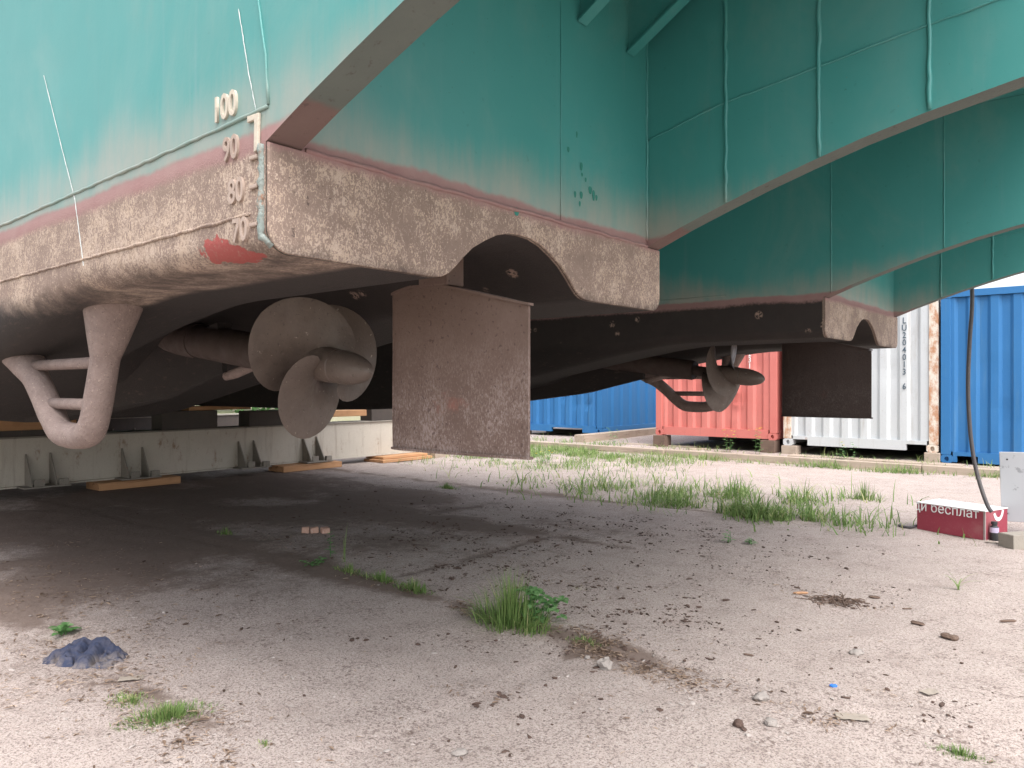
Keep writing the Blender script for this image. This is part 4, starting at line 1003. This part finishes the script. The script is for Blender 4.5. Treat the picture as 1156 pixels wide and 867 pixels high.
weed(Wd(-4.1, 11.9), .42, 4, .16, 'weed with yellow flowers under the red container corner', flowers=7, ls=.09)
weed(Wd(-3.6, 11.85), .46, 4, .15, 'tall weed with yellow flowers before the white container corner', flowers=8, ls=.09)
weed(Wd(-6.6, 12.1), .40, 3, .16, 'leafy weed before the gap between blue and red containers', ls=.1)
weed(Wd(-2.0, 11.85), .30, 3, .2, 'green weed under the middle of the white container', flowers=2, ls=.1)
bm, tl = newveg()
for k in range(3): blade(bm, tl, (rnd.gauss(0, .008), rnd.gauss(0, .008), 0), rnd.uniform(.2, .32), .009, .12, rnd.uniform(0, 6), .5, 5)
o = link('grass_stalk', bm, 'grass'); c = G(389, 637); c.z = gz(c); o.location = c; tag(o, 'tall thin stalk beside the upright weed in the joint', 'grass stalk')

def band(name, spots, label, hrange, wd, dry=.12):
    """spots: (x, y, rx, ry, count) in yard coordinates"""
    bm, tl = newveg()
    for (cx, cy, rx, ry, n) in spots:
        for _ in range(n):
            x, y = cx + rnd.gauss(0, rx), cy + rnd.gauss(0, ry)
            cl = fbm(x * 2.3, y * 2.3, 5.5, 3)
            if cl < rnd.uniform(-.35, .32): continue
            w_ = Wd(x, y); w_.z = gz(w_) - .005
            h_ = rnd.uniform(*hrange) * (0.7 + .6 * max(0, cl))
            blade(bm, tl, w_, h_, wd * rnd.uniform(.4, 1.2), rnd.uniform(.1, 1.5), rnd.uniform(0, 6.283), rnd.uniform(.75, 1) if rnd.random() < dry else rnd.uniform(0, .65), 3)
    return tag(link(name, bm, 'grass'), label, 'grass', kind='stuff')
band('grass_band', [(-2.6, 6.4, .8, .25, 420), (-1.7, 6.3, .7, .20, 1500), (-1.1, 6.35, .35, .22, 1200), (-1.0, 7.3, .35, .45, 420), (-3.6, 6.8, .8, .4, 420), (-3.0, 7.4, .9, .55, 650), (-2.0, 7.0, .7, .5, 1300), (-1.4, 7.1, .45, .5, 900), (-.85, 6.35, .12, .12, 250), (-1.9, 7.3, .6, .4, 300)],
     'band of uneven green grass growing across the slabs toward the containers', (.06, .34), .0135)
band('grass_strip', [(-6.6, 9.8, .9, .9, 4500), (-8.0, 10.8, 1.2, .6, 4500), (-5.6, 10.8, .6, .4, 1800), (-7.0, 8.6, 1.2, .5, 1500), (-4.8, 9.9, .5, .5, 600)] + [(-4.8 + .8 * i, 11.36, .4, .10, 300) for i in range(10)],
     'bright grass strip along the timber kerb before the containers', (.08, .22), .011)
band('kerb_weeds', [(-8 + .9 * i, 11.95, .4, .10, 70) for i in range(12)], 'thin grass growing behind the timber kerb at the container row', (.06, .2), .010)

# a scrubby green edge far beyond the vessel
bm, tl = newveg()
for k in range(60):
    a = rnd.uniform(-.9, .35); d = rnd.uniform(38, 46); cx, cy, hh = d * math.sin(a) - 8, d * math.cos(a), rnd.uniform(3, 6)
    for q in range(150):
        p_ = Vector((cx + rnd.gauss(0, 1.3), cy + rnd.gauss(0, 1.0), rnd.random() ** .8 * hh))
        leaf(bm, tl, p_, (rnd.gauss(0, 1), rnd.gauss(0, 1), rnd.gauss(0, .5)), rnd.uniform(.3, .7), rnd.uniform(.25, .5), rnd.random())
tag(link('far_scrub', bm, 'weed'), 'green scrub at the far edge of the yard under the vessel', 'scrub', kind='stuff')

# ------------------------------------------------------------------ litter, crumbs, stones, bark
def litter(name, spots, label, size, flat=.15, tintr=(0, 1), mat='litter', wr=(.10, .5)):
    bm, tl = newveg()
    for (px, py, sx, sy, n) in spots:
        c = G(px, py)
        for _ in range(int(n * 2.2)):
            u, v = rnd.gauss(0, sx), rnd.gauss(0, sy)
            w_ = Vector((c.x + CS * u + SN * v, c.y - SN * u + CS * v, 0))
            if w_.y < 2.2 or fbm(w_.x * 3.5, w_.y * 3.5, 2.2, 3) < rnd.uniform(-.25, .3): continue
            w_.z = gz(w_) + rnd.uniform(.001, .008)
            a = rnd.uniform(0, 6.283); ln_ = rnd.uniform(*size) * (.5 + rnd.random())
            leaf(bm, tl, w_, (math.cos(a), math.sin(a), rnd.gauss(0, flat)), ln_, ln_ * rnd.uniform(*wr), rnd.uniform(*tintr), .05, .5)
    return tag(link(name, bm, mat), label, 'litter', kind='stuff')
litter('leaf_litter', [(100, 690, .7, .25, 420), (60, 740, .4, .2, 260), (170, 800, .5, .16, 380), (250, 830, .4, .12, 200), (40, 640, .8, .4, 260), (90, 630, .5, .3, 140), (690, 735, .22, .06, 420), (640, 715, .18, .08, 260), (740, 760, .2, .05, 160), (535, 690, .18, .05, 200),
                       (445, 662, .3, .05, 120), (940, 680, .12, .05, 120), (1000, 830, .22, .06, 140), (210, 665, .2, .1, 60), (320, 610, .5, .2, 120), (540, 785, .12, .04, 60), (960, 775, .12, .06, 50), (570, 620, .8, .5, 300), (760, 690, .8, .5, 240), (700, 800, .6, .3, 140)],
       'scattered dry leaves and bark shreds along the slab joints', (.009, .027), tintr=(.25, 1), wr=(.08, .34))
litter('bark_litter', [(690, 737, .20, .055, 260), (640, 715, .16, .07, 170), (735, 762, .16, .04, 90), (530, 688, .16, .04, 110), (450, 664, .3, .05, 80), (1000, 832, .2, .05, 90), (100, 685, .6, .25, 200), (170, 800, .55, .16, 230), (60, 745, .4, .2, 130), (60, 640, .8, .35, 150), (230, 835, .4, .1, 110), (540, 785, .10, .03, 40), (620, 655, .5, .2, 120), (930, 672, .2, .05, 50)],
       'larger curled bark shreds and dead leaves lying among the litter', (.014, .036), tintr=(.05, 1), wr=(.12, .4))
litter('straw_bits', [(735, 765, .10, .03, 60), (1000, 835, .12, .03, 60), (120, 660, .4, .3, 80), (150, 770, .4, .2, 90), (300, 655, .5, .3, 60)], 'thin straw coloured stalks scattered on the concrete', (.03, .08), .05, (.55, 1), 'litter', (.02, .05))
def crumbs(name, spots, label, size, mat):
    base = bmesh.new(); bmesh.ops.create_icosphere(base, subdivisions=1, radius=1.0)
    vv = [v.co.copy() for v in base.verts]; ff = [[v.index for v in f.verts] for f in base.faces]; base.free()
    verts, faces = [], []
    for (px, py, sx, sy, n) in spots:
        c = G(px, py)
        for _ in range(int(n * 3.2)):
            u, v = rnd.gauss(0, sx), rnd.gauss(0, sy)
            w_ = Vector((c.x + CS * u + SN * v, c.y - SN * u + CS * v, 0))
            if w_.y < 2.2 or fbm(w_.x * 4.5, w_.y * 4.5, 8.8, 3) < rnd.uniform(-.12, .38): continue
            r_ = rnd.uniform(*size) * (.35 + rnd.random() ** 4 * 1.7); w_.z = gz(w_) + r_ * .3
            M = Matrix.Rotation(rnd.uniform(0, 6.28), 3, 'Z'); s_ = Vector((rnd.uniform(.7, 2.2), rnd.uniform(.5, 1.1), rnd.uniform(.3, .6)))
            b0 = len(verts)
            for q in vv:
                k = rnd.uniform(.55, 1.3); verts.append(w_ + (M @ Vector((q.x * s_.x, q.y * s_.y, q.z * s_.z))) * r_ * k)
            faces += [[i + b0 for i in f] for f in ff]
    me = bpy.data.meshes.new(name); me.from_pydata(verts, [], faces); me.materials.append(MAT[mat]); o = bpy.data.objects.new(name, me); COL.objects.link(o)
    return tag(o, label, 'debris', kind='stuff')
crumbs('soil_crumbs', [(600, 660, .7, .35, 900), (690, 690, .4, .2, 420), (560, 610, .9, .5, 1000), (640, 590, 1.0, .4, 800), (760, 600, .7, .25, 600), (480, 620, .6, .3, 400), (830, 640, .6, .3, 200), (500, 640, .5, .3, 200), (690, 745, .22, .07, 200), (480, 735, .5, .3, 160), (540, 785, .12, .05, 70), (560, 835, .1, .04, 40),
                        (760, 720, .5, .3, 160), (900, 620, .6, .3, 120), (940, 675, .2, .06, 90), (880, 760, .6, .3, 70), (1060, 800, .35, .15, 80), (1100, 760, .3, .2, 40), (690, 820, .6, .2, 60), (300, 700, .8, .4, 160), (300, 600, 1.0, .5, 200), (610, 545, 1.2, .3, 260), (520, 560, 1.2, .3, 240), (400, 580, 1.2, .5, 260)],
       'dark crumbs of soil and fouling scattered over the concrete', (.002, .0085), 'crumb')
crumbs('grit', [(600, 800, 1.2, .6, 500), (850, 800, .8, .4, 350), (300, 780, 1.0, .5, 300), (860, 590, .4, .12, 350), (900, 585, .3, .1, 200), (820, 815, .3, .12, 90), (1050, 800, .4, .2, 160), (100, 800, .5, .3, 160)], 'pale grit and chips of concrete on the slabs', (.0015, .006), 'grit')
def rock(name, c, r_, mat, label, cat, group, sc=(1, 1, 1), rz=0.0, seed=0, jag=.35):
    bm = bmesh.new(); bmesh.ops.create_icosphere(bm, subdivisions=3, radius=r_)
    for v in bm.verts:
        n_ = v.co.normalized(); k = 1 + jag * fbm(n_.x * 1.4 + seed, n_.y * 1.4, n_.z * 1.4 + seed, 3); v.co = Vector((v.co.x * sc[0], v.co.y * sc[1], v.co.z * sc[2])) * k
    o = link(name, bm, mat, auto=35); c = Vector(c); c.z = gz(c) + r_ * sc[2] * .6; o.location = c; o.rotation_euler = (0, 0, rz); return tag(o, label, cat, group)
gS = 'loose stones on the concrete'
rock('stone', G(860, 793), .030, 'stone', 'rounded pale stone, upper one of the group at the lower right', 'stone', gS, (1.2, .9, .65), .3, 1)
rock('stone', G(870, 821), .022, 'stone', 'white pebble right of the brown pebble, lower right', 'stone', gS, (1, .9, .8), 0, 2)
rock('stone', G(834, 822), .020, 'crumb', 'small brown pebble left of the white pebble', 'stone', gS, (1, 1, .8), 0, 3)
rock('stone', G(683, 754), .034, 'stone', 'angular grey stone below the dead leaves near the largest tuft', 'stone', gS, (1, .9, .9), .5, 4, .5)
rock('stone', G(663, 744), .014, 'stone', 'small white chip at the edge of the dead leaves', 'stone', gS, (1.1, .8, .7), .5, 5)
rock('stone', G(520, 851), .022, 'stone', 'grey pebble at the bottom of the concrete', 'stone', gS, (1.2, .9, .6), .2, 6)
rock('stone', G(967, 741), .028, 'stone', 'flat tan stone alone on the right concrete', 'stone', gS, (1.4, .8, .45), .2, 7)
for i, (px, lb) in enumerate(((345, 'leftmost of the three broken brick bits in the shade'), (355, 'middle one of the three broken brick bits in the shade'), (367, 'rightmost of the three broken brick bits in the shade'))):
    bm = bmesh.new(); box(bm, (-.034, -.03, 0), (.034, .03, .05), .008)
    for v in bm.verts: v.co += Vector([rnd.uniform(-.005, .005) for _ in range(3)])
    o = link('brick_piece', bm, 'brick'); c = G(px, 602); c.z = gz(c); o.location = c; o.rotation_euler = (0, 0, R(10 + 9 * i)); tag(o, lb, 'brick', 'brick pieces under the hull')
def chip(px, py, ln_, w_, h_, rz, label, mat='bark', seed=0):
    bm = bmesh.new(); N = 9; rows = []
    for i in range(N + 1):
        t = i / N; k = (1 - abs(2 * t - 1) ** 5) * .85 + .15; row = []
        for a in range(8):
            an = a * math.pi / 4; q = 1 + .35 * fbm(t * 3 + seed, an, seed, 3)
            row.append(bm.verts.new(((t - .5) * ln_, w_ * .5 * math.cos(an) * k * q, h_ * .5 + h_ * .5 * math.sin(an) * k * q)))
        rows.append(row)
    for a, b in zip(rows, rows[1:]):
        for k in range(8): bm.faces.new((a[k], a[(k + 1) % 8], b[(k + 1) % 8], b[k]))
    bm.faces.new(rows[0]); bm.faces.new(rows[-1]); bmesh.ops.recalc_face_normals(bm, faces=bm.faces)
    o = link('bark_chip', bm, mat); c = G(px, py); c.z = gz(c); o.location = c; o.rotation_euler = (0, 0, R(rz)); tag(o, label, 'wood chip', 'bark and wood chips on the right concrete')
chip(1036, 705, .075, .028, .018, -50, 'narrow dark bark chip left of the widest chip', seed=1)
chip(1072, 721, .095, .05, .028, -60, 'widest weathered bark chip at the right', seed=2)
chip(1138, 701, .10, .02, .016, 3, 'thin straight bark stick near the right edge', seed=3)
chip(987, 674, .07, .026, .016, -30, 'small dark chip right of the twig pile', seed=4)
chip(904, 671, .10, .022, .016, 4, 'orange wood chip left of the twig pile', 'woodchip', 5)
chip(944, 677, .07, .02, .014, -10, 'pale wood sliver lying in the twig pile', 'woodgrey', 6)
chip(1024, 687, .06, .014, .010, 0, 'slim dark sliver below the small dark chip', seed=7)
chip(845, 744, .05, .012, .01, -30, 'slim sliver alone on the middle concrete', seed=8)
bm, tl = newveg()
for k in range(64):
    x, y = max(-.14, min(.14, rnd.gauss(0, .08))), max(-.06, min(.06, rnd.gauss(0, .035))); a = rnd.uniform(0, 6.28); L_ = rnd.uniform(.05, .15)
    tube(bm, [(x, y, rnd.uniform(.003, .02)), (x + L_ * .5 * math.cos(a), y + L_ * .5 * math.sin(a), rnd.uniform(.006, .035)), (x + L_ * math.cos(a + .2), y + L_ * math.sin(a + .2), rnd.uniform(.003, .02))], .0025, 5)
o = link('twig_pile', bm, 'bark'); c = G(942, 678); c.z = gz(c); o.location = c; tag(o, 'little pile of dark twigs on the right concrete', 'twigs')
rock('plastic_scrap', G(941, 779), .012, 'blueplastic', 'tiny bright blue plastic scrap on the right concrete', 'scrap', None, (1.3, .8, .6), 0, 9)
def scrap(px, py, w_, h_, rz, label, mat='paper', name='paper_scrap'):
    bm = bmesh.new(); N = 8; g_ = [[bm.verts.new(((i / N - .5) * w_ * (1 + .2 * fbm(j, 1, 2)), (j / N - .5) * h_ * (1 + .2 * fbm(i, 3, 2)), .006 + .008 * abs(fbm(i * .5, j * .5, px, 3)))) for j in range(N + 1)] for i in range(N + 1)]
    for i in range(N):
        for j in range(N): bm.faces.new((g_[i][j], g_[i + 1][j], g_[i + 1][j + 1], g_[i][j + 1]))
    o = link(name, bm, mat, smooth=True); c = G(px, py); c.z = gz(c); o.location = c; o.rotation_euler = (0, 0, R(rz)); tag(o, label, 'scrap')
scrap(962, 812, .12, .06, -12, 'flat pale paper scrap beside the dark piece, lower right')
scrap(971, 808, .05, .03, -25, 'dark scrap lying on the pale paper at the lower right', 'cable', 'dark_scrap')
scrap(1050, 788, .07, .05, 20, 'faint tan scrap near the lower right corner')
scrap(1122, 614, .12, .05, -30, 'white paper scrap on the ground beside the bottle')
scrap(148, 601 + 165, .10, .05, 15, 'pale torn scrap beside the blue rag')
